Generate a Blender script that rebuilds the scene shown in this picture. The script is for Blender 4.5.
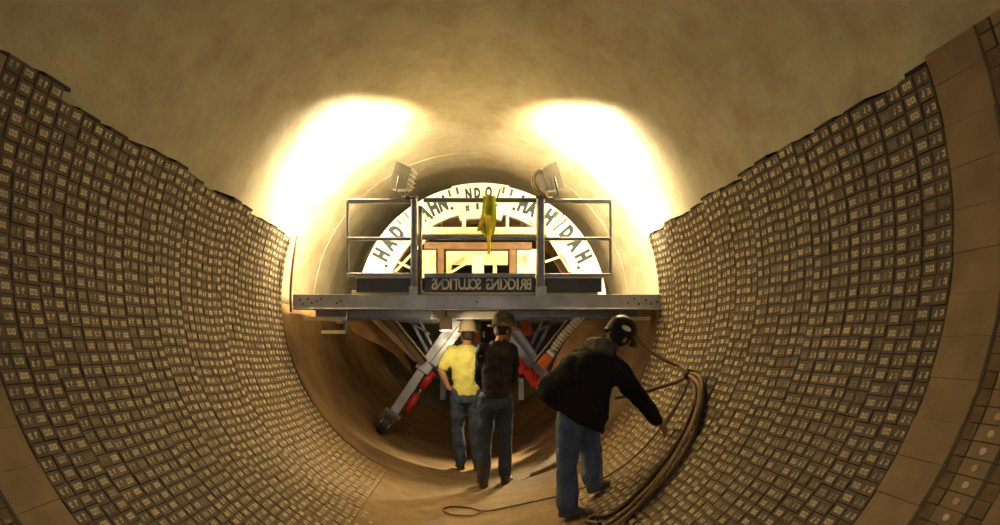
import bpy, bmesh, math, random
from mathutils import Vector, Matrix, noise
random.seed(7)
PI = math.pi
R_ = math.radians
scene = bpy.context.scene
for o in list(bpy.data.objects):
    bpy.data.objects.remove(o)
COL = scene.collection

# ------------------------------------------------------------------ camera, world, exposure
FPX = 700.0                      # focal length in pixels of a 1000 px wide frame
VPX, VPY = 473.0, 346.0          # where the kiln axis vanishes in the photograph
CX, CZ = 0.03, -0.49             # camera offset from the kiln axis (x = 0, z = 0; the axis runs along +y)
cam = bpy.data.cameras.new('camera')
cam.sensor_width = 36.0
cam.lens = 36.0 * FPX / 1000.0
cam.shift_x = (500 - VPX) / 1000.0
cam.shift_y = (VPY - 262.5) / 1000.0
cam.clip_start = 0.05
camo = bpy.data.objects.new('camera', cam)
camo.location = (CX, 0, CZ)
camo.rotation_euler = (PI / 2, 0, 0)
COL.objects.link(camo)
scene.camera = camo
scene.view_settings.view_transform = 'Standard'
scene.view_settings.look = 'None'
scene.view_settings.gamma = 1.0
scene.view_settings.use_curve_mapping = False
scene.view_settings.exposure = 0.05
world = bpy.data.worlds.new('world')
scene.world = world
world.use_nodes = True
wbg = world.node_tree.nodes['Background']
wbg.inputs[0].default_value = (0.90, 0.94, 1.0, 1)     # cool frontal fill through the open kiln end, in place of a camera flash
wbg.inputs[1].default_value = 0.70
LAMP_W = 1900.0
LAMP_COL = (1.0, 0.79, 0.47)

# ------------------------------------------------------------------ geometry of the place
RB = 2.0        # inner face of the brick lining
RS = 2.2        # steel shell
Y0, RING, NR = 2.87, 0.099, 46
Y1 = Y0 + RING * NR
NB = 189        # bricks in a full turn
PITCH = 2 * PI / NB
TOP_L, TOP_R = R_(180 - 18.2), R_(18.4)


def P(px, py, y):
    return Vector((CX + (px - VPX) / FPX * y, y, CZ + (VPY - py) / FPX * y))


def wall_pt(px, py, r=RB):
    a, b = (px - VPX) / FPX, (VPY - py) / FPX
    A = a * a + b * b
    B = 2 * (a * CX + b * CZ)
    C = CX * CX + CZ * CZ - r * r
    y = (-B + math.sqrt(B * B - 4 * A * C)) / (2 * A)
    return P(px, py, y)


def proj(v):
    return VPX + (v.x - CX) / v.y * FPX, VPY - (v.z - CZ) / v.y * FPX


# ------------------------------------------------------------------ materials
MATS = {}


class NT:
    def __init__(s, name):
        s.m = bpy.data.materials.new(name)
        s.m.use_nodes = True
        s.t = s.m.node_tree
        s.b = s.t.nodes['Principled BSDF']

    def n(s, typ, **kw):
        nd = s.t.nodes.new(typ)
        for k, v in kw.items():
            setattr(nd, k, v)
        return nd

    def l(s, a, b):
        s.t.links.new(a, b)

    def math(s, op, a, b=None, c=None, clamp=False):
        nd = s.n('ShaderNodeMath', operation=op, use_clamp=clamp)
        for i, v in enumerate((a, b, c)):
            if v is None:
                continue
            if isinstance(v, (int, float)):
                nd.inputs[i].default_value = v
            else:
                s.l(v, nd.inputs[i])
        return nd.outputs[0]

    def noise(s, vec, scale, detail=4, rough=0.55):
        nd = s.n('ShaderNodeTexNoise')
        nd.inputs['Scale'].default_value = scale
        nd.inputs['Detail'].default_value = detail
        nd.inputs['Roughness'].default_value = rough
        if vec is not None:
            s.l(vec, nd.inputs['Vector'])
        return nd.outputs['Fac']

    def mapr(s, v, a, b, c=0.0, d=1.0):
        nd = s.n('ShaderNodeMapRange')
        s.l(v, nd.inputs[0])
        for i, x in enumerate((a, b, c, d)):
            nd.inputs[i + 1].default_value = x
        return nd.outputs[0]

    def mix(s, f, a, b):
        nd = s.n('ShaderNodeMix', data_type='RGBA')
        for sock, v in ((nd.inputs[0], f), (nd.inputs[6], a), (nd.inputs[7], b)):
            if isinstance(v, (int, float)):
                sock.default_value = v
            elif isinstance(v, tuple):
                sock.default_value = (*v, 1)
            else:
                s.l(v, sock)
        return nd.outputs[2]

    def pos(s):
        return s.n('ShaderNodeNewGeometry').outputs['Position']

    def bump(s, h, strength, dist=0.01):
        nd = s.n('ShaderNodeBump')
        nd.inputs['Strength'].default_value = strength
        nd.inputs['Distance'].default_value = dist
        s.l(h, nd.inputs['Height'])
        s.l(nd.outputs[0], s.b.inputs['Normal'])

    def col(s, v):
        if isinstance(v, tuple):
            s.b.inputs['Base Color'].default_value = (*v, 1)
        else:
            s.l(v, s.b.inputs['Base Color'])


def mat(name, c1, c2=None, rough=0.6, metal=0.0, scale=8.0, bump=0.15, rough2=None, obj=True, lo=0.35, hi=0.65):
    """colour grain between two tones, fine relief"""
    if name in MATS:
        return MATS[name]
    k = NT(name)
    tc = k.n('ShaderNodeTexCoord').outputs['Object'] if obj else k.pos()
    f = k.noise(tc, scale)
    k.col(k.mix(k.mapr(f, lo, hi), c1, c2 or tuple(x * 0.75 for x in c1)))
    k.b.inputs['Metallic'].default_value = metal
    if rough2 is None:
        k.b.inputs['Roughness'].default_value = rough
    else:
        k.l(k.mapr(f, 0.3, 0.7, rough, rough2), k.b.inputs['Roughness'])
    if bump:
        k.bump(k.noise(tc, scale * 5), bump, 0.01)
    MATS[name] = k.m
    return k.m


def shell_material():
    k = NT('dusty_steel_shell')
    p = k.pos()
    mp = k.n('ShaderNodeMapping')
    mp.inputs['Scale'].default_value = (1, 0.35, 1)
    k.l(p, mp.inputs['Vector'])
    a = k.noise(mp.outputs[0], 1.6, 6, 0.6)
    b = k.noise(p, 7.0, 6, 0.65)
    c = k.noise(p, 40.0, 4, 0.6)
    c1 = k.mix(k.mapr(a, 0.35, 0.65), (0.30, 0.265, 0.17), (0.40, 0.365, 0.255))
    c2 = k.mix(k.mapr(k.noise(p, 2.3, 7, 0.62), 0.48, 0.7, 0, 0.7), c1, (0.25, 0.175, 0.095))
    c2 = k.mix(k.mapr(k.noise(mp.outputs[0], 4.5, 6, 0.7), 0.55, 0.75, 0, 0.6), c2, (0.42, 0.40, 0.33))
    c3 = k.mix(k.mapr(c, 0.64, 0.74, 0, 0.6), c2, (0.16, 0.135, 0.10))
    k.col(c3)
    k.l(k.mapr(b, 0.35, 0.7, 0.36, 0.62), k.b.inputs['Roughness'])
    k.b.inputs['Metallic'].default_value = 0.15
    h = k.math('ADD', k.math('MULTIPLY', c, 0.5), k.math('MULTIPLY', b, 1.0))
    k.bump(h, 0.35, 0.012)
    return k.m


def brick_material():
    k = NT('printed_refractory_brick')
    uv = k.n('ShaderNodeUVMap', uv_map='UVMap').outputs[0]
    rnd = k.n('ShaderNodeAttribute', attribute_name='rnd').outputs['Fac']
    p = k.pos()
    sp = k.n('ShaderNodeSeparateXYZ')
    k.l(p, sp.inputs[0])
    # wobble the print a little
    nz = k.n('ShaderNodeTexNoise')
    nz.inputs['Scale'].default_value = 60
    k.l(p, nz.inputs['Vector'])
    vm = k.n('ShaderNodeVectorMath', operation='MULTIPLY_ADD')
    k.l(nz.outputs['Color'], vm.inputs[0])
    vm.inputs[1].default_value = (0.05, 0.10, 0)
    k.l(uv, vm.inputs[2])
    s2 = k.n('ShaderNodeSeparateXYZ')
    k.l(vm.outputs[0], s2.inputs[0])
    u, v = s2.outputs[0], s2.outputs[1]

    def rect(u0, u1, v0, v1):
        a = k.math('COMPARE', u, (u0 + u1) / 2 + 0.025, (u1 - u0) / 2)
        b = k.math('COMPARE', v, (v0 + v1) / 2 + 0.05, (v1 - v0) / 2)
        return k.math('MULTIPLY', a, b)
    rects = [(.09, .135, .30, .72), (.135, .19, .30, .42), (.15, .19, .52, .72),      # first stamped figure
             (.29, .335, .30, .74), (.335, .38, .55, .74),                             # second stamped figure
             (.60, .74, .30, .44), (.60, .645, .30, .74), (.66, .74, .56, .74), (.70, .74, .30, .60),
             (.76, .88, .30, .44), (.76, .80, .30, .74), (.83, .88, .30, .74), (.76, .88, .62, .74)]
    m = None
    for r in rects:
        q = rect(*r)
        m = q if m is None else k.math('MAXIMUM', m, q)
    wear = k.mapr(k.noise(p, 16, 3), 0.34, 0.48, 0.45, 1)
    fade = k.mapr(rnd, 0.0, 0.22, 0.15, 1)
    m = k.math('MULTIPLY', k.math('MULTIPLY', m, wear), fade)
    b = k.noise(p, 22, 5)
    base = k.mix(k.mapr(rnd, 0, 1), (0.085, 0.060, 0.037), (0.125, 0.092, 0.063))
    base = k.mix(k.mapr(b, 0.4, 0.7, 0, 0.6), base, (0.175, 0.125, 0.07))
    c = k.mix(k.math('MULTIPLY', m, 0.9), base, (0.86, 0.77, 0.54))
    # tan dust that has settled on the invert
    dz = k.mapr(sp.outputs[2], -0.85, -1.75, 0, 0.97)
    dy = k.mapr(sp.outputs[1], 3.4, 6.4, 0.05, 1)
    dn = k.mapr(k.noise(p, 3.0, 5), 0.28, 0.6, 0.5, 1)
    dust = k.math('MULTIPLY', k.math('MULTIPLY', dz, dy), dn, clamp=True)
    c = k.mix(dust, c, (0.25, 0.165, 0.075))
    k.col(c)
    k.b.inputs['Roughness'].default_value = 0.75
    k.bump(k.noise(p, 90, 3), 0.25, 0.004)
    return k.m


def emis(name, c, s):
    m = bpy.data.materials.new(name)
    m.use_nodes = True
    b = m.node_tree.nodes['Principled BSDF']
    b.inputs['Base Color'].default_value = (*c, 1)
    b.inputs['Emission Color'].default_value = (*c, 1)
    b.inputs['Emission Strength'].default_value = s
    return m


M_SHELL = shell_material()
M_BRICK = brick_material()
M_TAN = mat('tan_fire_brick', (0.40, 0.285, 0.145), (0.29, 0.20, 0.10), 0.8, 0, 5, 0.2, obj=False)
M_TAN2 = mat('old_brown_brick', (0.26, 0.18, 0.09), (0.18, 0.12, 0.06), 0.85, 0, 9, 0.3, obj=False)
M_COVER = mat('dusty_brown_cover', (0.30, 0.18, 0.075), (0.17, 0.10, 0.042), 0.8, 0, 2.2, 0.3, obj=False)
M_STEEL = mat('galvanised_steel', (0.27, 0.27, 0.285), (0.18, 0.18, 0.195), 0.28, 0.7, 6, 0.08, 0.45)
M_LEG = mat('pale_steel_leg', (0.46, 0.46, 0.47), (0.34, 0.34, 0.36), 0.32, 0.6, 6, 0.08, 0.5)
M_BEAM = mat('grey_steel_channel', (0.46, 0.47, 0.50), (0.32, 0.33, 0.36), 0.33, 0.45, 4, 0.1, 0.5)
M_DARKST = mat('dark_grey_steel', (0.075, 0.077, 0.085), (0.05, 0.05, 0.058), 0.4, 0.3, 6, 0.1)
M_BROWN = mat('rust_brown_steel', (0.15, 0.080, 0.033), (0.09, 0.048, 0.022), 0.6, 0.2, 9, 0.2)
M_WHITE = mat('white_painted_steel', (0.86, 0.83, 0.74), (0.74, 0.70, 0.58), 0.4, 0, 5, 0.05)
M_CREAM = mat('cream_painted_steel', (0.82, 0.72, 0.48), (0.70, 0.58, 0.34), 0.45, 0, 5, 0.08)
M_GLYPH = mat('dark_teal_paint', (0.006, 0.022, 0.034), (0.004, 0.014, 0.024), 0.6, 0, 10, 0)
M_LETTER = mat('white_lettering', (0.9, 0.89, 0.85), (0.85, 0.84, 0.8), 0.5, 0, 10, 0)
M_RED = mat('red_painted_cylinder', (0.50, 0.03, 0.03), (0.34, 0.02, 0.02), 0.35, 0.1, 9, 0.05)
M_ORANGE = mat('orange_paint', (0.85, 0.20, 0.03), (0.65, 0.14, 0.02), 0.45, 0, 9, 0.05)
M_LITSHELL = mat('lit_shell_tan', (0.42, 0.26, 0.10), (0.30, 0.17, 0.06), 0.7, 0, 7, 0.2)  # tone of lamplight on the shell put into the plate colour
M_BLACK = mat('black_rubber', (0.025, 0.024, 0.023), (0.015, 0.015, 0.015), 0.6, 0, 12, 0.1)
M_GAP = mat('black_shim', (0.008, 0.007, 0.006), (0.012, 0.01, 0.008), 0.9, 0, 12, 0)
M_PALE = mat('pale_hose', (0.70, 0.64, 0.52), (0.58, 0.52, 0.40), 0.5, 0, 12, 0.1)
M_HOSE = mat('brown_rubber_hose', (0.13, 0.075, 0.035), (0.08, 0.045, 0.02), 0.5, 0, 12, 0.1)
M_HOSE2 = mat('tan_rubber_hose', (0.34, 0.20, 0.09), (0.24, 0.14, 0.06), 0.5, 0, 12, 0.1)
M_DOTW = mat('pale_sticker', (0.85, 0.74, 0.55), (0.8, 0.68, 0.48), 0.6, 0, 30, 0)
M_DOTO = mat('peach_sticker', (0.80, 0.48, 0.25), (0.74, 0.42, 0.2), 0.6, 0, 30, 0)
M_SKIN = mat('skin', (0.50, 0.26, 0.15), (0.44, 0.22, 0.13), 0.55, 0, 14, 0.05)
M_HAIR = mat('dark_hair', (0.03, 0.02, 0.012), (0.05, 0.03, 0.02), 0.6, 0, 60, 0.4)
M_YELLOW = mat('yellow_shirt_cotton', (0.80, 0.75, 0.22), (0.70, 0.64, 0.15), 0.85, 0, 5, 0.1)
M_NAVY = mat('dark_navy_cotton', (0.014, 0.014, 0.020), (0.022, 0.020, 0.026), 0.9, 0, 6, 0.1)
M_BLKJ = mat('black_fleece', (0.010, 0.009, 0.009), (0.016, 0.014, 0.013), 0.95, 0, 30, 0.2)
M_HOOD = mat('grey_hood_fleece', (0.13, 0.12, 0.11), (0.09, 0.085, 0.08), 0.95, 0, 20, 0.2)
M_JEAN = mat('blue_denim', (0.13, 0.185, 0.30), (0.08, 0.12, 0.20), 0.9, 0, 7, 0.2)
M_JEAN2 = mat('dark_denim', (0.07, 0.095, 0.15), (0.035, 0.05, 0.085), 0.9, 0, 7, 0.2)
M_BOOT = mat('brown_boot_leather', (0.10, 0.068, 0.042), (0.06, 0.042, 0.028), 0.7, 0, 12, 0.2)
M_BOOTG = mat('grey_shoe', (0.17, 0.16, 0.15), (0.11, 0.105, 0.10), 0.7, 0, 12, 0.2)
M_HATW = mat('cream_hard_hat', (0.78, 0.64, 0.40), (0.72, 0.58, 0.34), 0.35, 0, 6, 0)
M_HATB = mat('camouflage_hard_hat', (0.28, 0.20, 0.09), (0.09, 0.075, 0.04), 0.35, 0, 16, 0)
M_HATK = mat('black_hard_hat', (0.012, 0.012, 0.012), (0.018, 0.018, 0.018), 0.3, 0, 6, 0)
M_VEST = mat('hi_vis_lime', (0.55, 0.62, 0.03), (0.38, 0.44, 0.02), 0.8, 0, 14, 0.1)
M_VESTY = mat('hi_vis_yellow', (0.85, 0.72, 0.06), (0.7, 0.55, 0.04), 0.7, 0, 14, 0.1)


# ------------------------------------------------------------------ mesh helpers
def V(*a):
    return Vector(a)


def box(bm, c, sx, sy, sz, rot=None, bev=0.0):
    """box centred on c; rot is a 3x3"""
    r = bmesh.ops.create_cube(bm, size=1.0)
    M = Matrix.Translation(c) @ ((rot.to_4x4()) if rot else Matrix()) @ Matrix.Diagonal((sx, sy, sz, 1))
    bmesh.ops.transform(bm, matrix=M, verts=r['verts'])
    if bev:
        es = list({e for v in r['verts'] for e in v.link_edges})
        bmesh.ops.bevel(bm, geom=es, offset=bev, segments=1, affect='EDGES')


def boxb(bm, a, b, bev=0.0):
    """box by two corners"""
    box(bm, (Vector(a) + Vector(b)) / 2, abs(b[0] - a[0]), abs(b[1] - a[1]), abs(b[2] - a[2]), None, bev)


def frame(d, up=Vector((0, 1, 0))):
    z = d.normalized()
    x = up.cross(z)
    if x.length < 1e-4:
        x = Vector((1, 0, 0)).cross(z)
    x.normalize()
    y = z.cross(x)
    return Matrix((x, y, z)).transposed()


def bar(bm, a, b, w, d, bev=0.004):
    """rectangular bar from a to b: w across (perpendicular to y), d along y"""
    a, b = Vector(a), Vector(b)
    box(bm, (a + b) / 2, w, d, (b - a).length, frame(b - a), bev)


def channel(bm, a, b, w, d, t=0.012):
    """open C section bar, open towards -y (the camera side)"""
    a, b = Vector(a), Vector(b)
    F = frame(b - a)
    L = (b - a).length
    c = (a + b) / 2
    pts = [(-w/2, -d/2), (-w/2, d/2), (w/2, d/2), (w/2, -d/2), (w/2 - t, -d/2), (w/2 - t, d/2 - t), (-w/2 + t, d/2 - t), (-w/2 + t, -d/2)]
    rings = []
    for s in (-L/2, L/2):
        rings.append([bm.verts.new(c + F @ Vector((x, y, s))) for x, y in pts])
    n = len(pts)
    for i in range(n):
        bm.faces.new((rings[0][i], rings[0][(i+1) % n], rings[1][(i+1) % n], rings[1][i]))
    for r in rings:
        bm.faces.new((r[0], r[1], r[6], r[7]))
        bm.faces.new((r[1], r[2], r[5], r[6]))
        bm.faces.new((r[2], r[3], r[4], r[5]))


def cyl(bm, a, b, r, seg=16, r2=None):
    a, b = Vector(a), Vector(b)
    M = Matrix.Translation((a + b) / 2) @ frame(b - a).to_4x4()
    bmesh.ops.create_cone(bm, cap_ends=True, segments=seg, radius1=r, radius2=r if r2 is None else r2, depth=(b - a).length, matrix=M)


def smooth_pts(pts, n=6):
    """Catmull-Rom through the points"""
    out = []
    q = [pts[0] * 2 - pts[1]] + list(pts) + [pts[-1] * 2 - pts[-2]]
    for i in range(1, len(q) - 2):
        p0, p1, p2, p3 = q[i-1:i+3]
        for k in range(n):
            t = k / n
            out.append(0.5 * ((2*p1) + (p2-p0)*t + (2*p0-5*p1+4*p2-p3)*t*t + (3*p1-p0-3*p2+p3)*t**3))
    out.append(pts[-1].copy())
    return out


def tube(bm, pts, r, seg=8, corr=0.0):
    rings = []
    up = Vector((0.3, 0.9, 0.2))
    for i, p in enumerate(pts):
        d = (pts[min(i+1, len(pts)-1)] - pts[max(i-1, 0)])
        F = frame(d, up)
        rr = (r[i] if isinstance(r, (list, tuple)) else r) * (1 + (corr if i % 2 else -corr))
        rings.append([bm.verts.new(p + F @ Vector((math.cos(2*PI*k/seg)*rr, math.sin(2*PI*k/seg)*rr, 0))) for k in range(seg)])
    for a, b in zip(rings, rings[1:]):
        for k in range(seg):
            bm.faces.new((a[k], a[(k+1) % seg], b[(k+1) % seg], b[k]))
    bm.faces.new(list(reversed(rings[0])))
    bm.faces.new(rings[-1])


def lathe(bm, prof, seg=24, M=Matrix(), sx=1.0, sy=1.0):
    """profile of (r, z) turned about z"""
    rings = []
    for r, z in prof:
        if r < 1e-5:
            rings.append([bm.verts.new(M @ Vector((0, 0, z)))])
        else:
            rings.append([bm.verts.new(M @ Vector((math.cos(2*PI*k/seg)*r*sx, math.sin(2*PI*k/seg)*r*sy, z))) for k in range(seg)])
    for a, b in zip(rings, rings[1:]):
        for k in range(seg):
            k2 = (k+1) % seg
            f = [a[k % len(a)], a[k2 % len(a)], b[k2 % len(b)], b[k % len(b)]]
            g = []
            for v in f:
                if v not in g:
                    g.append(v)
            if len(g) > 2:
                bm.faces.new(g)


class Thing:
    """an Empty at a thing's base; parts are meshes whose points are given in the world"""
    def __init__(s, name, loc, label, cat, group=None, kind=None):
        s.o = bpy.data.objects.new(name, None)
        s.o.empty_display_size = 0.1
        s.o.location = loc
        s.loc = Vector(loc)
        COL.objects.link(s.o)
        prop(s.o, label, cat, group, kind)

    def part(s, name, bm, m, parent=None, smooth=False, label=None, local=False):
        o = obj(name, bm, m, smooth, None if local else -s.loc)
        o.parent = parent or s.o
        if label:
            o['label'] = label
        return o


def prop(o, label=None, cat=None, group=None, kind=None):
    for k, v in (('label', label), ('category', cat), ('group', group), ('kind', kind)):
        if v:
            o[k] = v


def obj(name, bm, m, smooth=False, off=None):
    bmesh.ops.recalc_face_normals(bm, faces=bm.faces)
    if off is not None:
        bmesh.ops.translate(bm, vec=off, verts=bm.verts)
    me = bpy.data.meshes.new(name)
    bm.to_mesh(me)
    bm.free()
    if smooth:
        me.shade_smooth()
    me.materials.append(m)
    o = bpy.data.objects.new(name, me)
    COL.objects.link(o)
    return o


def solo(name, bm, m, loc, label, cat, group=None, smooth=True):
    """a thing of one mesh, origin at loc"""
    o = obj(name, bm, m, smooth, -Vector(loc))
    o.location = loc
    prop(o, label, cat, group)
    return o


B = bmesh.new


def text_mesh(ch, size, depth=0.004, bold=0.0):
    cu = bpy.data.curves.new('glyph', 'FONT')
    cu.body = ch
    cu.size = size
    cu.extrude = depth
    cu.offset = bold
    cu.resolution_u = 3
    cu.align_x = 'CENTER'
    cu.align_y = 'CENTER'
    t = bpy.data.objects.new('glyph', cu)
    COL.objects.link(t)
    dg = bpy.context.evaluated_depsgraph_get()
    me = bpy.data.meshes.new_from_object(t.evaluated_get(dg))
    bpy.data.objects.remove(t)
    bm = bmesh.new()
    bm.from_mesh(me)
    bpy.data.meshes.remove(me)
    return bm


# ------------------------------------------------------------------ the setting: shell
def arc_shell(name, r, a0, a1, y0, y1, m, na=72, ny=40, thick=0.03, rip=0.0):
    bm = B()
    g = []
    for j in range(ny + 1):
        y = y0 + (y1 - y0) * j / ny
        row = []
        for i in range(na + 1):
            a = a0 + (a1 - a0) * i / na
            rr = r + (noise.noise(Vector((math.cos(a) * 2, y * 0.9, math.sin(a) * 2))) * rip if rip else 0)
            row.append(bm.verts.new((math.cos(a) * rr, y, math.sin(a) * rr)))
        g.append(row)
    for j in range(ny):
        for i in range(na):
            bm.faces.new((g[j][i], g[j][i+1], g[j+1][i+1], g[j+1][i]))
    o = obj(name, bm, m, True)
    md = o.modifiers.new('thickness', 'SOLIDIFY')
    md.thickness = thick
    md.offset = 1.0 if False else 0.0
    prop(o, kind='structure')
    return o


YB, YF = -3.0, 30.0
ceil = arc_shell('ceiling', RS + 0.015, 0, PI, YB, YF, M_SHELL, 72, 90, 0.03, 0.012)
ceil['label'] = 'bare dusty steel kiln shell above the brick lining'
low = arc_shell('wall_lower', RS + 0.015, PI, 2 * PI, YB, YF, M_SHELL, 72, 90)
low['label'] = 'bare steel kiln shell beneath the brick lining'
for yw in (9.75, 12.6):                 # weld seams round the shell
    bm = B()
    tube(bm, [Vector((math.cos(R_(a)) * (RS - 0.001), yw + 0.01 * math.sin(a * 0.7), math.sin(R_(a)) * (RS - 0.001))) for a in range(2, 179, 2)], 0.006, 5)
    w = obj('weld_seam', bm, M_SHELL, True)
    w.parent = ceil
bm = B()
bmesh.ops.create_cone(bm, cap_ends=True, segments=64, radius1=RS + 0.03, radius2=RS + 0.03, depth=0.05, matrix=Matrix.Translation((0, YF, 0)) @ Matrix.Rotation(PI/2, 4, 'X'))
wb = obj('wall_back', bm, M_SHELL)
prop(wb, 'distant dark end of the kiln beyond the machine', kind='structure')

# brown cover on the invert ahead of the brickwork, where the machine stands
fc = arc_shell('floor_far', RB + 0.01, PI + R_(1), 2 * PI - R_(1), Y1 + 0.02, 15.0, M_COVER, 64, 30, 0.03, 0.03)
fc['label'] = 'dusty brown cover over the kiln floor under the machine'

# ------------------------------------------------------------------ brick lining
VAR = []
TH = 0.185


def brick_verts(L, w0, t0, ch=0.0028):
    """local x along the kiln, y round it, z into the kiln; inner face at z = 0"""
    w1 = w0 * (RB + t0) / RB
    a, b = L / 2, w0 / 2
    vs = [(-a+ch, -b+ch, 0), (a-ch, -b+ch, 0), (a-ch, b-ch, 0), (-a+ch, b-ch, 0),
          (-a, -b, -ch), (a, -b, -ch), (a, b, -ch), (-a, b, -ch),
          (-a, -w1/2, -t0), (a, -w1/2, -t0), (a, w1/2, -t0), (-a, w1/2, -t0)]
    fs = [(0, 1, 2, 3)]
    for i in range(4):
        j = (i + 1) % 4
        fs.append((4+i, 4+j, j, i))
        fs.append((8+i, 8+j, 4+j, 4+i))
    fs.append((11, 10, 9, 8))
    return vs, fs


BV, BF = brick_verts(RING - 0.0042, RB * PITCH - 0.0018, TH)


def brick_mesh(name, placed, m):
    """placed: list of (matrix, rnd)"""
    verts, faces, uvs, rn = [], [], [], []
    a, b = RING / 2, RB * PITCH / 2
    for M, r, par in placed:
        k = len(verts)
        verts += [M @ Vector(v) for v in BV]
        faces += [tuple(k + i for i in f) for f in BF]
        for f in BF:
            uvs += [((BV[i][0] / a + 1) / 4 + 0.5 * par, (BV[i][1] / b + 1) / 2) if (f is BF[0]) else (0.5, 0.0) for i in f]
        rn += [r] * len(BV)
    me = bpy.data.meshes.new(name)
    me.from_pydata(verts, [], faces)
    uvl = me.uv_layers.new(name='UVMap')
    uvl.data.foreach_set('uv', [c for u in uvs for c in u])
    at = me.attributes.new('rnd', 'FLOAT', 'POINT')
    at.data.foreach_set('value', rn)
    me.materials.append(m)
    me.update()
    return me


VARIANTS = [brick_mesh('brick', [(Matrix(), (i % 16 + 0.5) / 16, i // 16)], M_BRICK) for i in range(32)]


def brick_matrix(y, a, dr=0.0, tilt=0.0):
    rad = Vector((math.cos(a), 0, math.sin(a)))
    tan = Vector((-math.sin(a), 0, math.cos(a)))
    if math.cos(a) < 0:
        tan = -tan
    X, Z = Vector((0, 1, 0)), -rad
    Yv = Z.cross(X)
    M = Matrix((X, Yv, Z)).transposed().to_4x4()
    return Matrix.Translation(rad * (RB + dr) + Vector((0, y, 0))) @ M @ Matrix.Rotation(tilt, 4, 'Z')


walls = {'wall_left': [], 'floor': [], 'wall_right': []}
ring_off = 0.0
tops = []
step_l = step_r = 0
for r in range(NR):
    y = Y0 + RING * (r + 0.5) + (0.0012 if r % 2 == 0 else -0.0012)
    if r % 4 == 0:
        step_l, step_r = random.choice((0, 0, 1)), random.choice((0, 0, 1))
    if r % 2 == 0:
        jr, jl = random.uniform(-0.12, 0.12), random.uniform(-0.12, 0.12)
    a_r = TOP_R + (0.4 * PITCH if step_r else 0) + jr * PITCH
    a_l = -PI - (PI - TOP_L) - (0.4 * PITCH if step_l else 0) - (0.8 * PITCH if r < 4 else 0) + jl * PITCH
    nn = round((a_r - a_l) / PITCH)
    pr = (a_r - a_l) / nn
    tops.append((y, a_l, a_r))
    for k in range(nn + 1):
        ang = a_l + k * pr
        deg = math.degrees(ang)
        w = 'wall_right' if deg > -45 else ('floor' if deg > -135 else 'wall_left')
        walls[w].append((brick_matrix(y, ang, random.uniform(-0.004, 0.004), random.uniform(-0.006, 0.006)), random.randrange(16) + 16 * (r % 2)))

for w, lab in (('wall_left', 'wall of printed grey-brown bricks on the side of the grey-gloved hanging cable'),
               ('floor', 'dusty curved brick invert that the workers walk on'),
               ('wall_right', 'wall of printed grey-brown bricks behind the hanging hoses')):
    sized = []
    for M, v in walls[w]:
        c = M.translation
        px, py = proj(c)
        px2, py2 = proj(M @ Vector((0, 0.03, 0)))
        qx, qy = proj(M @ Vector((0.045, 0, 0)))
        area = abs((px2 - px) * (qy - py) - (py2 - py) * (qx - px))
        inside = -4 < px < 1004 and -4 < py < 529
        sized.append((area if inside else -1, M, v))
    sized.sort(key=lambda t: -t[0])
    rest = sized[300:]
    me = brick_mesh('brick_mass', [(M, (v % 16 + 0.5) / 16, v // 16) for _a, M, v in rest], M_BRICK)
    root = bpy.data.objects.new(w, None)
    COL.objects.link(root)
    prop(root, {'wall_left': 'curved wall of printed grey-brown bricks with a thin cable hanging at its end', 'floor': lab, 'wall_right': lab}[w], kind='structure')
    ro = bpy.data.objects.new('brick_mass', me)
    COL.objects.link(ro)
    ro.parent = root
    ro['kind'] = 'stuff'
    for _a, M, v in sized[:300]:
        bo = bpy.data.objects.new('brick', VARIANTS[v])
        bo.matrix_world = M
        bo.parent = root
        COL.objects.link(bo)
    # black shims wedged on the top course
    for i in range(0, NR, 1):
        if w == 'floor' or (i * 7 + (3 if w == 'wall_left' else 0)) % 11 > 2:
            continue
        y, al, ar = tops[i]
        a = (al - 0.62 * PITCH) if w == 'wall_left' else (ar + 0.62 * PITCH)
        bm = B()
        rad = Vector((math.cos(a), 0, math.sin(a)))
        F = Matrix((Vector((0, 1, 0)), (-rad).cross(Vector((0, 1, 0))), -rad)).transposed()
        box(bm, rad * (RB + 0.09) + Vector((0, y, 0)), 0.19, 0.02, 0.17, F)
        so = obj('shim', bm, M_GAP)
        so.parent = root

# drift of tan dust and mortar on the invert, thinning out to the sides
bm = B()
na, ny = 90, 90
gd = []
for j in range(ny + 1):
    y = 5.2 + (8.3 - 5.2) * j / ny
    row = []
    for i in range(na + 1):
        a = R_(-116 + 52 * i / na)
        e = min(1, 1.7 * math.sin(PI * i / na)) * min(1, (y - 5.2) / 1.5)
        h = 0.004 + 0.004 * noise.noise(Vector((a * 5, y * 1.3, 0))) + 0.004 * noise.noise(Vector((a * 18, y * 6, 3)))
        rr = RB + 0.008 - e * (h + 0.007)
        row.append(bm.verts.new((math.cos(a) * rr, y, math.sin(a) * rr)))
    gd.append(row)
for j in range(ny):
    for i in range(na):
        bm.faces.new((gd[j][i], gd[j][i+1], gd[j+1][i+1], gd[j+1][i]))
du = obj('floor_dust', bm, mat('tan_dust', (0.27, 0.18, 0.082), (0.19, 0.125, 0.056), 0.9, 0, 5, 0.4, obj=False), True)
du.modifiers.new('thickness', 'SOLIDIFY').thickness = 0.01
prop(du, 'tan dust drifted over the brick floor under the crew', 'dust', kind='stuff')

# ------------------------------------------------------------------ older tan lining near the camera
tan = bpy.data.objects.new('wall_front', None)
COL.objects.link(tan)
prop(tan, 'older tan lining of large smooth blocks beside the printed bricks', kind='structure')


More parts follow.
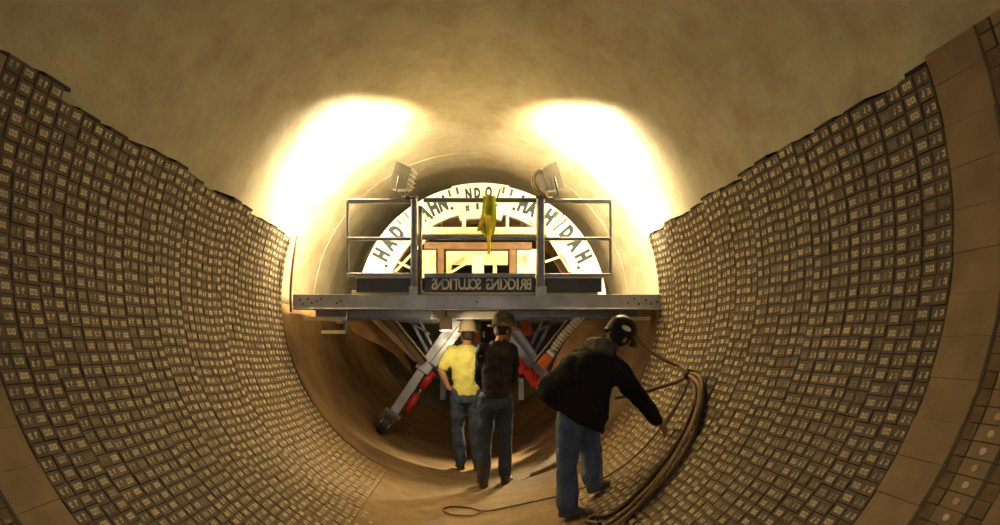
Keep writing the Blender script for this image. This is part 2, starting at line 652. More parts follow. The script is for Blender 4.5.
def arc_block(bm, a0, a1, y0, y1, r0, r1, n=3):
    g = []
    for r in (r0, r1):
        for y in (y0, y1):
            g.append([bm.verts.new((math.cos(a0 + (a1-a0)*i/n) * r, y, math.sin(a0 + (a1-a0)*i/n) * r)) for i in range(n+1)])
    A, Bq, C, D = g        # inner y0, inner y1, outer y0, outer y1
    for i in range(n):
        bm.faces.new((A[i], A[i+1], Bq[i+1], Bq[i]))
        bm.faces.new((C[i], D[i], D[i+1], C[i+1]))
        bm.faces.new((A[i], C[i], C[i+1], A[i+1]))
        bm.faces.new((Bq[i], Bq[i+1], D[i+1], D[i]))
    bm.faces.new((A[0], Bq[0], D[0], C[0]))
    bm.faces.new((A[n], C[n], D[n], Bq[n]))


step = 0.172 / RB
A_END, A_BEG = R_(20.3), R_(-200.3)
for row, (y0, y1, dr) in enumerate(((2.585, 2.862, -0.004), (1.75, 2.13, 0.0), (1.3, 1.745, 0.004), (0.8, 1.295, 0.0))):
    a = A_BEG - step * 0.37 * row
    while a < A_END:
        lo, hi = max(a, A_BEG), min(a + step, A_END)
        if hi - lo > 0.02:
            bm = B()
            arc_block(bm, lo + 0.0004, hi - 0.0004, y0 + 0.001, y1 - 0.001, RB + dr + random.uniform(-0.002, 0.003), RB + 0.19)
            o = obj('lining_block', bm, M_TAN)
            o.parent = tan
        a += step
# two courses of small square bricks with the sticker course between them
for y0, y1, st, m_, dr in ((2.515, 2.58, 0.066, M_TAN2, 0.004), (2.37, 2.505, 0.066, M_TAN, -0.002), (2.295, 2.365, 0.066, M_TAN2, 0.004), (2.135, 2.29, 0.13, M_TAN, 0)):
    stp = st / RB
    a = A_BEG
    first = None
    massed = B()
    while a < A_END:
        inview = R_(-75) < a < R_(21)
        bm = B() if inview else massed
        arc_block(bm, a + 0.001, min(a + stp, A_END) - 0.001, y0 + 0.002, y1 - 0.002, RB + dr + random.uniform(-0.002, 0.002), RB + 0.19, 1)
        if inview:
            o = obj('lining_brick', bm, m_)
            o.parent = tan
            if y0 == 2.37:
                ac = a + stp / 2
                rad = Vector((math.cos(ac), 0, math.sin(ac)))
                bm = B()
                c = rad * (RB - 0.004) + Vector((0, 2.432, 0))
                cyl(bm, c + rad * 0.004, c - rad * 0.002, 0.0145, 16)
                d = obj('round_sticker', bm, random.choice((M_DOTW, M_DOTW, M_DOTO)))
                d.parent = o
        a += stp
    mo = obj('brick_mass', massed, m_)
    mo.parent = tan
    mo['kind'] = 'stuff'

# ------------------------------------------------------------------ bricking machine
FD = 7.35                              # depth of the platform's front edge
ZD = P(0, 295, FD).z                   # deck level
mc = P(482, 346, 9.2)
MX = 0.15
mach = Thing('bricking_machine', (MX, 9.2, -2.0), 'steel bricking machine with work platform, white arch and splayed legs across the kiln', 'machine')
S = FD / FPX


def q(px, py, y=FD):
    return P(px, py, y)


# platform front beam: a channel with lips, bolts and holes
a, b = q(293, 294.5), q(662, 308)
bm = B()
boxb(bm, (a.x, FD, b.z), (b.x, FD + 0.012, a.z), 0.003)
boxb(bm, (a.x, FD, a.z - 0.012), (b.x, FD + 0.09, a.z), 0.003)
boxb(bm, (a.x, FD - 0.03, b.z - 0.016), (b.x, FD + 0.09, b.z - 0.002), 0.003)
fb = mach.part('front_beam', bm, M_BEAM)
bolts = [(300, 300), (303, 304), (308, 299), (312, 303), (317, 301), (321, 299), (337, 303), (341, 301),
         (477, 302), (634, 299), (639, 304), (646, 300), (651, 304), (657, 302), (628, 303)]
for px, py in bolts:
    bm = B()
    c = q(px, py, FD)
    cyl(bm, c - V(0, 0.007, 0), c + V(0, 0.002, 0), 0.012, 6)
    mach.part('bolt', bm, M_DARKST, fb)
DK = 10.7
bm = B()
for i in range(int((DK - FD - 0.1) / 0.5)):
    pass
boxb(bm, (a.x + 0.02, FD + 0.1, ZD - 0.02), (b.x - 0.02, DK, ZD + 0.004))
mach.part('deck_plate', bm, M_BEAM)
for i in range(9):
    x = a.x + 0.12 + (b.x - a.x - 0.24) * i / 8
    bm = B()
    boxb(bm, (x - 0.03, FD + 0.1, ZD - 0.13), (x + 0.03, DK, ZD - 0.02), 0.004)
    mach.part('joist', bm, M_STEEL)
for y in (8.0, 8.8, 9.6, 10.4):
    bm = B()
    boxb(bm, (a.x + 0.1, y - 0.04, ZD - 0.21), (b.x - 0.1, y + 0.04, ZD - 0.13), 0.004)
    mach.part('cross_member', bm, M_STEEL)
# outrigger shelves under both ends
for s, px0, px1 in ((-1, 303, 345), (1, 622, 656)):
    for py, yy in ((318.5, 7.75), (332, 8.3)):
        c0, c1 = P(px0 + (18 if py > 320 else 0) * (s < 0), py, yy), P(px1, py, yy)
        bm = B()
        boxb(bm, (c0.x, yy, c0.z - 0.02), (c1.x, yy + 0.05, c0.z + 0.02), 0.003)
        mach.part('outrigger_rail', bm, M_CREAM)
    bm = B()
    xx = P(px1 if s < 0 else px0, 318, 7.75).x
    bar(bm, (xx, 7.78, ZD - 0.05), (xx, 7.78, P(0, 320, 7.75).z), 0.035, 0.035)
    mach.part('hanger', bm, M_STEEL)
    bm = B()
    xx = P(px1 if s < 0 else px0, 318, 8.3).x
    bar(bm, (xx, 8.32, ZD - 0.05), (xx, 8.32, P(0, 333, 8.3).z), 0.035, 0.035)
    mach.part('hanger', bm, M_STEEL)


# posts and rails
def post(px, w, y0, y1):
    bm = B()
    t, bt = q(px, y0), q(px, y1)
    boxb(bm, (t.x - w/2, FD + 0.02, bt.z), (t.x + w/2, FD + 0.02 + w, t.z), 0.012)
    p_ = mach.part('post', bm, M_STEEL)
    bm = B()
    boxb(bm, (t.x - w*0.72, FD - 0.004, bt.z), (t.x + w*0.72, FD + 0.02, bt.z + 0.10), 0.004)
    mach.part('post_bracket', bm, M_BEAM, p_)
    bm = B()
    boxb(bm, (t.x - w*0.6, FD, t.z), (t.x + w*0.6, FD + 0.04 + w, t.z + 0.012), 0.003)
    mach.part('post_cap', bm, M_BEAM, p_)
    return p_


post(413.6, 0.068, 197, 296)
post(541, 0.085, 197, 296)
bm = B()
cyl(bm, q(419.8, 205) + V(0, 0.05, 0), q(419.8, 294) + V(0, 0.05, 0), 0.022)
mach.part('post_pipe', bm, M_STEEL, smooth=True)
RLW = 0.045


def rail(x0, x1, py, m=M_STEEL, th=RLW, dy=0.04):
    bm = B()
    a0, b0 = q(x0, py), q(x1, py)
    boxb(bm, (a0.x, FD + dy, a0.z - th/2), (b0.x, FD + dy + 0.04, a0.z + th/2), 0.006)
    return mach.part('rail', bm, m)


for x0, x1, py in ((346, 410, 200), (346, 410, 238), (346, 410, 274), (423, 537, 199), (423, 537, 237), (545, 612, 200), (545, 612, 238), (545, 612, 274.5)):
    rail(x0, x1, py, th=0.045 if py < 230 else 0.035)
for px in (346.5, 611.5):
    bm = B()
    t, bt = q(px, 198), q(px, 276)
    boxb(bm, (t.x - 0.014, FD + 0.05, bt.z), (t.x + 0.014, FD + 0.08, t.z), 0.003)
    mach.part('end_post', bm, M_STEEL)
# toe boards
for x0, x1 in ((355, 409), (546, 603)):
    bm = B()
    a0, b0 = q(x0, 275), q(x1, 291.5)
    boxb(bm, (a0.x, FD + 0.06, b0.z), (b0.x, FD + 0.10, a0.z), 0.006)
    tb = mach.part('toe_board', bm, M_DARKST)
    bm = B()
    boxb(bm, (a0.x - 0.01, FD + 0.05, a0.z - 0.03), (b0.x + 0.01, FD + 0.11, a0.z + 0.004), 0.004)
    mach.part('toe_board_lip', bm, M_BEAM, tb)
for x0, x1 in ((350, 600),):
    bm = B()
    a0, b0 = q(x0, 291.5), q(x1, 294.5)
    boxb(bm, (a0.x, FD + 0.10, b0.z), (b0.x, FD + 0.16, a0.z + 0.02), 0.004)
    mach.part('kick_strip', bm, M_CREAM)
# sign panel with its lettering seen from behind
bm = B()
a0, b0 = q(424, 273), q(536, 292)
boxb(bm, (a0.x, FD + 0.05, b0.z), (b0.x, FD + 0.07, a0.z), 0.004)
sg = mach.part('sign_panel', bm, M_DARKST, label='grey panel with reversed white lettering')
bm = B()
boxb(bm, (a0.x, FD + 0.02, a0.z - 0.045), (b0.x, FD + 0.05, a0.z), 0.004)
mach.part('panel_lip', bm, M_STEEL, sg)
word = 'BRICKING SOLUTIONS'
xs0, xs1 = q(431, 0).x, q(532, 0).x
tm = []
for i, ch in enumerate(word):
    if ch == ' ':
        continue
    bm = text_mesh(ch, 0.165, 0.006, 0.004)
    cx = xs1 + (xs0 - xs1) * (i + 0.5) / len(word)
    fx = 0.72 if ch != 'I' else 0.9
    Mx = Matrix.Translation((cx, FD + 0.046, q(0, 284.3).z)) @ Matrix.Rotation(PI/2, 4, 'X') @ Matrix.Diagonal((-fx, 0.98, 1, 1))
    bmesh.ops.transform(bm, matrix=Mx, verts=bm.verts)
    mach.part('letter', bm, M_LETTER, sg)

# arch
AY = 10.3
AC = P(482, 309, AY)
SA = AY / FPX
RO, RI = 125 * SA, 97 * SA


def arch_seg(d0, d1, ro, ri, y0, y1, m=M_WHITE, name='arch_segment'):
    """angles in degrees from straight up, clockwise seen from the camera"""
    bm = B()
    n = max(4, int((d1 - d0) / 3))
    rows = []
    for i in range(n + 1):
        t = R_(d0 + (d1 - d0) * i / n)
        rows.append([bm.verts.new((AC.x + math.sin(t) * r, y, AC.z + math.cos(t) * r)) for r, y in ((ri, y0), (ro, y0), (ro, y1), (ri, y1))])
    for r0, r1 in zip(rows, rows[1:]):
        for k in range(4):
            bm.faces.new((r0[k], r0[(k+1) % 4], r1[(k+1) % 4], r1[k]))
    bm.faces.new(rows[0])
    bm.faces.new(rows[-1])
    bmesh.ops.bevel(bm, geom=[e for e in bm.edges if e.calc_face_angle(0) > 0.6], offset=0.006, segments=1, affect='EDGES')
    return mach.part(name, bm, m)


segs = []
for d0, d1, ro, ri, dy in ((-88, -41.5, RO, RI, 0.0), (-41, -13.5, RO, RI, 0.015), (-14, 12.5, RO + 0.01, 90.5 * SA, -0.03), (12, 40.5, RO, RI, 0.015), (41, 88, RO, RI, 0.0)):
    segs.append((d0, d1, arch_seg(d0, d1, ro, ri, AY + dy, AY + 0.14 + dy), AY + dy))
# raised rims, lugs and joint plates
for d0, d1, s_, yy in segs:
    bm = B()
    for dd in (d0 + 1.6, d1 - 1.6):
        pass
    t = R_((d0 + d1) / 2)
    for k, dd in enumerate((d0 + 2.2, d1 - 2.2)):
        t = R_(dd)
        c = V(AC.x + math.sin(t) * (RO - 0.07), yy - 0.006, AC.z + math.cos(t) * (RO - 0.07))
        bm = B()
        box(bm, c, 0.035, 0.02, 0.10, Matrix.Rotation(t, 3, 'Y'), 0.003)
        mach.part('joint_lug', bm, M_DARKST, s_)
for d0, d1, ro, ri in ((-88, -30, RO, RI), (-29.5, 29.5, RO, RI), (30, 88, RO, RI)):
    arch_seg(d0, d1, ro, ri, AY + 1.0, AY + 1.12, M_BROWN, 'rear_arch_segment')
for dd in (-75, -50, -25, 25, 50, 75):
    t = R_(dd)
    bm = B()
    c = V(AC.x + math.sin(t) * (RI + 0.12), AY + 0.1, AC.z + math.cos(t) * (RI + 0.12))
    cyl(bm, c, c + V(0, 0.95, 0), 0.035, 12)
    mach.part('arch_tie', bm, M_CREAM, smooth=True)
# painted figures on the arch: angle, radius in px, character, size
glyphs = [(-65.8, 109, '.', .3), (-61.6, 113.5, 'H', .21), (-55, 113.5, 'A', .21), (-48, 113.5, 'D', .21),
          (-30.5, 110, 'A', .19), (-25.5, 112, 'H', .21), (-20.6, 112, 'N', .19), (-16.6, 109, '.', .28),
          (-6.7, 115, 'N', .14), (-2.4, 115, 'D', .14), (3.2, 116, 'O', .14), (8.2, 115, '/', .14), (-2.6, 102, 'E', .07), (7.5, 102, 'T', .07), (-8.2, 101, 'M', .07),
          (17.6, 109, '.', .28), (21.6, 112, 'H', .21), (26.4, 112, 'A', .20), (36, 113, 'H', .21), (42.5, 111, '/', .16),
          (48, 113.5, 'D', .20), (55.2, 113.5, 'A', .21), (62.6, 113.5, 'H', .21), (66.8, 109, '.', .3)]
for dd, rp, ch, sz in glyphs:
    t = R_(dd)
    r = rp * SA
    seg = next(((s_, yy) for d0, d1, s_, yy in segs[2:3] + segs if d0 <= dd <= d1), None)
    if not seg:
        continue
    bm = text_mesh(ch, sz * 1.0, 0.003, 0.014 if sz > 0.18 else 0.008)
    Mx = Matrix.Translation((AC.x + math.sin(t) * r, seg[1] - 0.004, AC.z + math.cos(t) * r)) @ Matrix.Rotation(t, 4, 'Y') @ Matrix.Rotation(PI/2, 4, 'X') @ Matrix.Diagonal((0.86 if ch != '.' else 0.8, 1.45 if ch != '.' else 0.8, 1, 1))
    bmesh.ops.transform(bm, matrix=Mx, verts=bm.verts)
    mach.part('painted_figure', bm, M_GLYPH, seg[0])


# stage inside the arch
def slab(name, x0, y0, x1, y1, d, th, m):
    bm = B()
    a0, b0 = P(x0, y0, d), P(x1, y1, d)
    boxb(bm, (a0.x, d, b0.z), (b0.x, d + th, a0.z), 0.006)
    return mach.part(name, bm, m)


slab('cross_beam', 412, 227, 548, 234, 10.05, 0.10, M_CREAM)
slab('stage_beam', 424, 242, 532, 249, 9.75, 0.12, M_BROWN)
for x0, x1 in ((437.5, 444), (509.5, 516.5)):
    slab('stage_post', x0, 249, x1, 279, 9.75, 0.10, M_BROWN)
slab('stage_panel', 420, 250, 436, 278, 10.45, 0.03, M_CREAM)
slab('stage_panel', 446, 251, 508, 265, 10.45, 0.03, M_CREAM)
slab('stage_panel', 517, 249, 538, 278, 10.45, 0.03, M_WHITE)
slab('stage_panel', 472, 254, 484, 278, 10.40, 0.03, M_WHITE)
slab('stage_panel', 493, 263, 497, 278, 10.40, 0.03, M_CREAM)
slab('stage_panel', 446, 263, 452, 278, 10.40, 0.03, M_CREAM)
slab('stage_column', 462, 216, 466, 228, 10.1, 0.05, M_WHITE)
slab('stage_column', 506, 216, 509, 228, 10.1, 0.05, M_WHITE)
for c0, c1 in (((548, 236), (570, 272)), ((425, 240), (395, 272)), ((432, 228), (424, 214)), ((545, 262), (562, 256)), ((452, 272), (468, 262)), ((398, 262), (410, 268)), ((530, 219), (540, 230))):
    bm = B()
    bar(bm, P(*c0, 10.2), P(*c1, 10.2), 0.035, 0.035)
    mach.part('stage_brace', bm, M_CREAM)

# legs under the platform
LY = 9.15


def wheel_part(c, ax, r, parent):
    bm = B()
    cyl(bm, c - ax * 0.05, c + ax * 0.05, r, 20)
    bmesh.ops.bevel(bm, geom=[e for e in bm.edges if e.calc_face_angle(0) > 0.9], offset=0.012, segments=1, affect='EDGES')
    w_ = mach.part('wheel', bm, M_BLACK, parent)
    bm = B()
    cyl(bm, c - ax * 0.062, c + ax * 0.062, r * 0.5, 8)
    mach.part('wheel_hub', bm, M_STEEL, parent)


def mirror(px):
    return 2 * 481.5 - px


for side in (-1, 1):
    fx = (lambda p: p) if side < 0 else mirror
    top, knee, foot = P(fx(458), 318, LY), P(fx(425), 366, LY), P(fx(394), 412, LY)
    bm = B()
    bar(bm, top, knee + (knee - top) * 0.06, 0.15, 0.12, 0.01)
    up = mach.part('upper_leg', bm, M_LEG)
    bm = B()
    bar(bm, knee - (foot - knee) * 0.06, foot, 0.125, 0.10, 0.01)
    lo_ = mach.part('lower_leg', bm, M_LEG)
    bm = B()
    k0 = knee + V(0, -0.07, 0)
    box(bm, k0, 0.2, 0.03, 0.16, frame(foot - top), 0.01)
    mach.part('knee_plate', bm, M_BEAM, lo_)
    # hydraulic cylinder beside the lower leg
    d = (foot - knee).normalized()
    sdir = V(-d.z, 0, d.x)
    if sdir.x * side > 0:
        sdir = -sdir
    c0 = knee + sdir * 0.13 + V(0, -0.02, 0)
    bm = B()
    cyl(bm, c0 + d * 0.02, c0 + d * 0.26, 0.055, 16)
    cyl(bm, c0 + d * 0.0, c0 + d * 0.04, 0.066, 16)
    mach.part('hydraulic_cylinder', bm, M_RED, lo_, True)
    bm = B()
    cyl(bm, c0 + d * 0.26, c0 + d * 0.36, 0.022, 12)
    mach.part('piston_rod', bm, M_STEEL, lo_, True)
    bm = B()
    cyl(bm, c0 + d * 0.36, c0 + d * 0.60, 0.05, 16)
    mach.part('hydraulic_cylinder', bm, M_RED, lo_, True)
    # foot with wheels
    bm = B()
    box(bm, foot + d * 0.02, 0.24, 0.2, 0.07, frame(d), 0.008)
    mach.part('ankle_plate', bm, M_STEEL, lo_)
    bm = B()
    box(bm, foot + d * 0.10 - sdir * 0.03, 0.25, 0.28, 0.15, frame(d), 0.012)
    mach.part('foot_block', bm, M_BROWN if side < 0 else M_ORANGE, lo_)
    for dy in (-0.17, 0.17):
        fc_ = foot + d * 0.13 + V(0, dy, 0)
        rr = math.hypot(fc_.x, fc_.z)
        rad = V(fc_.x / rr, 0, fc_.z / rr)
        wc = rad * (RB - 0.02 - 0.118) + V(0, fc_.y, 0)
        wheel_part(wc, V(-rad.z, 0, rad.x), 0.12, lo_)
    # second leg tube, brown channel brace, cream edge brace, thin braces
    bm = B()
    bar(bm, P(fx(466), 322, LY - 0.15), P(fx(433), 365, LY - 0.15), 0.10, 0.08, 0.008)
    mach.part('inner_leg', bm, M_LEG)
    bm = B()
    channel(bm, P(fx(384), 312, LY - 0.25), P(fx(424), 363, LY - 0.25), 0.12, 0.10)
    br = mach.part('channel_brace', bm, M_BROWN)
    bm = B()
    bar(bm, P(fx(389), 312, LY - 0.27), P(fx(428), 361, LY - 0.27), 0.022, 0.05, 0.003)
    mach.part('brace_flange', bm, M_CREAM, br)
    if side < 0:
        bm = B()
        bar(bm, P(368, 312, LY), P(417, 360, LY), 0.075, 0.06, 0.006)
        mach.part('edge_brace', bm, M_CREAM)
    else:
        pts = smooth_pts([P(600, 313, LY - 0.4), P(594, 309.5, LY - 0.4), P(585, 313, LY - 0.4), P(572, 326, LY - 0.4), P(560, 340, LY - 0.4), P(550, 356, LY - 0.4)], 10)
        bm = B()
        tube(bm, pts, 0.05, 10, 0.12)
        mach.part('corrugated_hose', bm, M_PALE, smooth=False)
    for (x0, y0), (x1, y1), w_ in (((408, 314), (428, 352), 0.045), ((418, 316), (432, 345), 0.04), ((400, 316), (430, 334), 0.03)):
        bm = B()
        bar(bm, P(fx(x0), y0, LY + 0.3), P(fx(x1), y1, LY + 0.3), w_, 0.05)
        mach.part('thin_brace', bm, M_STEEL)
# tan plates added in the curve of the lamplit shell, behind the braces
for side in (-1, 1):
    fx = (lambda p: p) if side < 0 else mirror
    yg = 9.45
    outl = [(349, 316), (356, 312), (373, 312), (386, 326), (399, 344), (408, 360), (412, 373), (404, 366), (394, 354), (380, 345), (364, 338), (352, 331)]
    bm = B()
    fr_ = [bm.verts.new(P(fx(x), y, yg)) for x, y in outl]
    bk_ = [bm.verts.new(v.co + V(0, 0.05, 0)) for v in fr_]
    bm.faces.new(fr_)
    bm.faces.new(list(reversed(bk_)))
    for i in range(len(outl)):
        j = (i + 1) % len(outl)
        bm.faces.new((fr_[i], fr_[j], bk_[j], bk_[i]))
    mach.part('lit_shell_plate', bm, M_LITSHELL)
# centre plate, lamp drum, dark control box and orange boxes
slab('centre_plate', 430, 311, 500, 319, 7.75, 0.04, M_WHITE)
slab('centre_bar', 457, 318.5, 497, 321, 8.6, 0.05, M_DARKST)
slab('control_box', 481, 322, 496, 346, 9.3, 0.2, M_BLACK)
slab('control_box_label', 482.5, 331, 485, 338, 9.29, 0.01, M_WHITE)
slab('counterweight', 460, 334, 480, 341, 9.3, 0.12, M_ORANGE)
slab('winch_cover', 463, 321, 474, 333, 9.4, 0.2, M_WHITE)
slab('hydraulic_tank', 520, 318, 532, 336, 9.6, 0.3, M_ORANGE)
slab('centre_frame', 440, 318, 446, 400, 9.9, 0.1, M_STEEL)
slab('centre_frame', 518, 318, 524, 400, 9.9, 0.1, M_STEEL)
slab('lower_cross_tube', 425, 372, 540, 378, 9.9, 0.1, M_DARKST)
for px, py in ((545, 361), (540, 350)):
    bm = B()
    d = (P(556, 345, 8.7) - P(535, 372, 8.7)).normalized()
    c = P(px, py, 8.7)
    if py > 355:
        box(bm, c, 0.13, 0.12, 0.17, frame(d), 0.015)
        ob = mach.part('valve_body', bm, M_ORANGE)
        bm = B()
        box(bm, c + d * 0.12, 0.11, 0.10, 0.06, frame(d), 0.015)
        mach.part('valve_cap', bm, M_WHITE, ob)
for (x0, y0), (x1, y1), r in (((512, 356), (524, 372), 0.07), ((527, 370), (537, 384), 0.075), ((520, 366), (530, 380), 0.03)):
    bm = B()
    cyl(bm, P(x0, y0, 8.75), P(x1, y1, 8.75), r, 16)
    mach.part('hydraulic_cylinder', bm, M_RED, smooth=False)
# pale air line clipped along the underside of the platform
pts = smooth_pts([P(515 + i * 7, 313 + (2.2 if i % 2 else -1.6), 8.2) for i in range(13)], 4)
bm = B()
tube(bm, pts, 0.018, 7)
mach.part('air_line', bm, M_PALE, smooth=True)
for i in range(7):
    bm = B()
    c = P(522 + i * 9, 313.5 + random.uniform(-1, 1), 8.15)
    box(bm, c, 0.05, 0.05, 0.05, Matrix.Rotation(random.uniform(0, 1.5), 3, 'Y'), 0.01)
    mach.part('line_clip', bm, M_PALE)


# ------------------------------------------------------------------ work lamps on the two posts
def work_lamp(name, c, aim, label, w=0.17, h=0.30, dep=0.19, watts=LAMP_W, cage=False, stem=None, group=None, spot=None):
    d = (aim - c).normalized()
    z = Vector((0, 0, 1))
    x = d.cross(z).normalized()
    u = x.cross(d).normalized()
    F = Matrix((x, -d, u)).transposed()          # local -y faces the aim
    t = Thing(name, stem or c, label, 'lamp', group)
    bm = B()
    # hollow hood: back plate and four flared sides
    k = 0.72
    bk = [Vector((sx * w/2 * k, dep/2, sz * h/2 * k)) for sx, sz in ((-1, -1), (1, -1), (1, 1), (-1, 1))]
    ft = [Vector((sx * w/2, -dep/2, sz * h/2)) for sx, sz in ((-1, -1), (1, -1), (1, 1), (-1, 1))]
    vb = [bm.verts.new(c + F @ v) for v in bk]
    vf = [bm.verts.new(c + F @ v) for v in ft]
    vi = [bm.verts.new(c + F @ (v * 0.93 + Vector((0, -0.001, 0)))) for v in ft]
    vn = [bm.verts.new(c + F @ (v * 0.9)) for v in bk]
    bm.faces.new(vb)
    for i in range(4):
        j = (i+1) % 4
        bm.faces.new((vb[i], vb[j], vf[j], vf[i]))
        bm.faces.new((vf[i], vf[j], vi[j], vi[i]))
        bm.faces.new((vi[i], vi[j], vn[j], vn[i]))
    bm.faces.new(list(reversed(vn)))
    hd = t.part('housing', bm, M_STEEL)
    for i in range(4):
        bm = B()
        box(bm, c + F @ Vector((0, dep/2 + 0.012, -h*0.24 + h*0.16*i)), w*0.6, 0.03, 0.012, F)
        t.part('cooling_fin', bm, M_STEEL, hd)
    bm = B()
    box(bm, c + F @ Vector((0, -dep*0.36, 0)), w*0.84, 0.008, h*0.86, F)
    t.part('lens', bm, emis('lit_lamp_glass', (1.0, 0.90, 0.70), 9.0))
    for sx in (-1, 1):
        bm = B()
        tube(bm, [c + F @ Vector((sx * (w/2 + 0.015), 0, 0)), c + F @ Vector((sx * (w/2 + 0.015), 0.02, -h*0.62)), c + F @ Vector((0, 0.03, -h*0.66))], 0.011, 8)
        t.part('yoke', bm, M_STEEL, smooth=True)
    if stem is not None:
        bm = B()
        cyl(bm, c + F @ Vector((0, 0.03, -h*0.66)), stem, 0.016, 12)
        t.part('stem', bm, M_STEEL, smooth=True)
    if cage:
        for i in range(4):
            bm = B()
            o_ = F @ Vector((0.02 * i - 0.03, dep/2, 0))
            tube(bm, smooth_pts([c + o_ + F @ Vector((0, 0.0, h*0.42)), c + o_ + F @ Vector((0, 0.09, h*0.2)), c + o_ + F @ Vector((0.01, 0.11, -h*0.15)), c + o_ + F @ Vector((0, 0.02, -h*0.6))], 5), 0.008, 6)
            t.part('cage_wire', bm, M_BROWN if i % 2 else M_CREAM, smooth=True)
    li = bpy.data.lights.new(name + '_light', 'SPOT' if spot else 'AREA')
    if spot:
        li.spot_size, li.spot_blend, li.shadow_soft_size = R_(spot), 1.0, 0.06
    else:
        li.shape = 'RECTANGLE'
        li.size, li.size_y = w * 0.8, h * 0.8
    li.energy = watts
    li.color = LAMP_COL
    lo = bpy.data.objects.new(name + '_light', li)
    COL.objects.link(lo)
    lo.location = c + d * (dep * 0.52) - t.loc
    lo.rotation_euler = d.to_track_quat('-Z', 'Y').to_euler()
    lo.parent = t.o
    return t


cl, cr = P(404, 178, FD + 0.05), P(549, 179, FD + 0.05)
work_lamp('work_lamp', cl, cl + V(-.86, .42, .30), 'lit floodlight on the railing post by the pale post pipe, back housing bare', spot=176, stem=q(413.6, 196.5) + V(0, 0.05, 0))
work_lamp('work_lamp', cr, cr + V(.82, .42, .38), 'lit floodlight on the railing post with brown wires looped behind its housing', spot=178, cage=True, stem=q(541, 196.5) + V(0, 0.05, 0))
# lamp hung under the platform, above the crew
lc = P(446, 324, 7.62)
tl = Thing('hanging_lamp', lc + V(0, 0, 0.12), 'small cream drum lamp hung under the platform edge', 'lamp')
bm = B()
lathe(bm, [(0.0, 0.085), (0.03, 0.085), (0.05, 0.07), (0.068, 0.03), (0.07, -0.07), (0.063, -0.07), (0.06, 0.02), (0.0, 0.05)], 20, Matrix.Translation(lc))
tl.part('shade', bm, M_CREAM, smooth=True)
bm = B()
lathe(bm, [(0, 0.01), (0.03, 0.0), (0.04, -0.03), (0.03, -0.055), (0, -0.065)], 14, Matrix.Translation(lc))
tl.part('bulb', bm, emis('lit_bulb', (1, 0.85, 0.55), 12.0), smooth=True)
bm = B()
cyl(bm, lc + V(0, 0, 0.08), lc + V(0, 0, 0.14), 0.012, 10)
tl.part('hanger', bm, M_STEEL)
li = bpy.data.lights.new('hanging_lamp_light', 'POINT')
li.energy = 30
li.color = LAMP_COL
li.shadow_soft_size = 0.05
lo = bpy.data.objects.new('hanging_lamp_light', li)
COL.objects.link(lo)
lo.location = V(0, 0, -0.21)
lo.parent = tl.o
# lamps inside the machine, over the stage and behind the arch
work_lamp('stage_lamp', V(AC.x, 8.7, ZD + 0.11), P(482, 235, 10.4), 'floodlight standing on the platform behind the lettered panel, shining at the arch', w=0.24, h=0.16, watts=32)
work_lamp('under_lamp', P(586, 374, 9.6), P(532, 432, 8.7), 'floodlight under the platform behind the black jacket, shining on the floor', w=0.2, h=0.16, watts=700, spot=66)

# ------------------------------------------------------------------ vest on the rail
vt = q(487, 197) + V(0, 0.05, 0)
vest = Thing('safety_vest', vt, 'lime green safety vest draped over the platform top rail', 'vest')


def cloth(outline, y, folds, amp, m, name, th=0.012):
    """outline rows of (py, x0, x1): hanging sheet with folds, two sides"""
    bm = B()
    n = 14
    F_, B_ = [], []
    for r, (py, x0, x1) in enumerate(outline):
        rf, rb = [], []
        for i in range(n + 1):
            t = i / n
            p = q(x0 + (x1 - x0) * t, py)
            dy = amp * math.sin(t * folds * 2 * PI + r * 0.25) * min(1, r / 2)
            e = th * math.sin(PI * min(max(t, 0.02), 0.98)) ** 0.4
            rf.append(bm.verts.new((p.x, y + dy - e, p.z)))
            rb.append(bm.verts.new((p.x, y + dy + e, p.z)))
        F_.append(rf)
        B_.append(rb)
    for a_, b_ in zip(F_, F_[1:]):
        for i in range(n):
            bm.faces.new((a_[i], a_[i+1], b_[i+1], b_[i]))
    for a_, b_ in zip(B_, B_[1:]):
        for i in range(n):
            bm.faces.new((a_[i], b_[i], b_[i+1], a_[i+1]))
    for k in range(len(F_) - 1):
        bm.faces.new((F_[k][0], F_[k+1][0], B_[k+1][0], B_[k][0]))
        bm.faces.new((F_[k][n], B_[k][n], B_[k+1][n], F_[k+1][n]))
    for i in range(n):
        bm.faces.new((F_[0][i], B_[0][i], B_[0][i+1], F_[0][i+1]))
        bm.faces.new((F_[-1][i], F_[-1][i+1], B_[-1][i+1], B_[-1][i]))
    return vest.part(name, bm, m, smooth=True)


cloth([(195.5, 483, 495.5), (198, 483, 496), (204, 482.5, 496), (211, 482, 496.5), (218, 481, 496.5), (225, 479, 496), (232, 481, 494.5), (236, 485, 493)], FD + 0.015, 2.2, 0.012, M_VEST, 'front_panel')
cloth([(195.5, 483, 495.5), (205, 483, 496), (215, 482, 495), (222, 483, 494)], FD + 0.105, 2.0, 0.01, M_VEST, 'back_panel')
cloth([(195.5, 483, 495.5), (195.8, 483, 495.5)], FD + 0.06, 1, 0.0, M_VEST, 'fold', 0.055)
cloth([(214, 481.5, 486.5), (219, 480, 487), (225, 478, 484), (231, 477, 482)], FD - 0.012, 1.0, 0.006, M_VESTY, 'stripe', 0.007)
cloth([(216, 484, 491), (224, 485.5, 491.5), (234, 486.3, 491), (243, 487, 490.8), (252, 487.2, 490.6), (254.5, 487.4, 490.2)], FD - 0.018, 1.0, 0.006, M_VESTY, 'strap', 0.008)


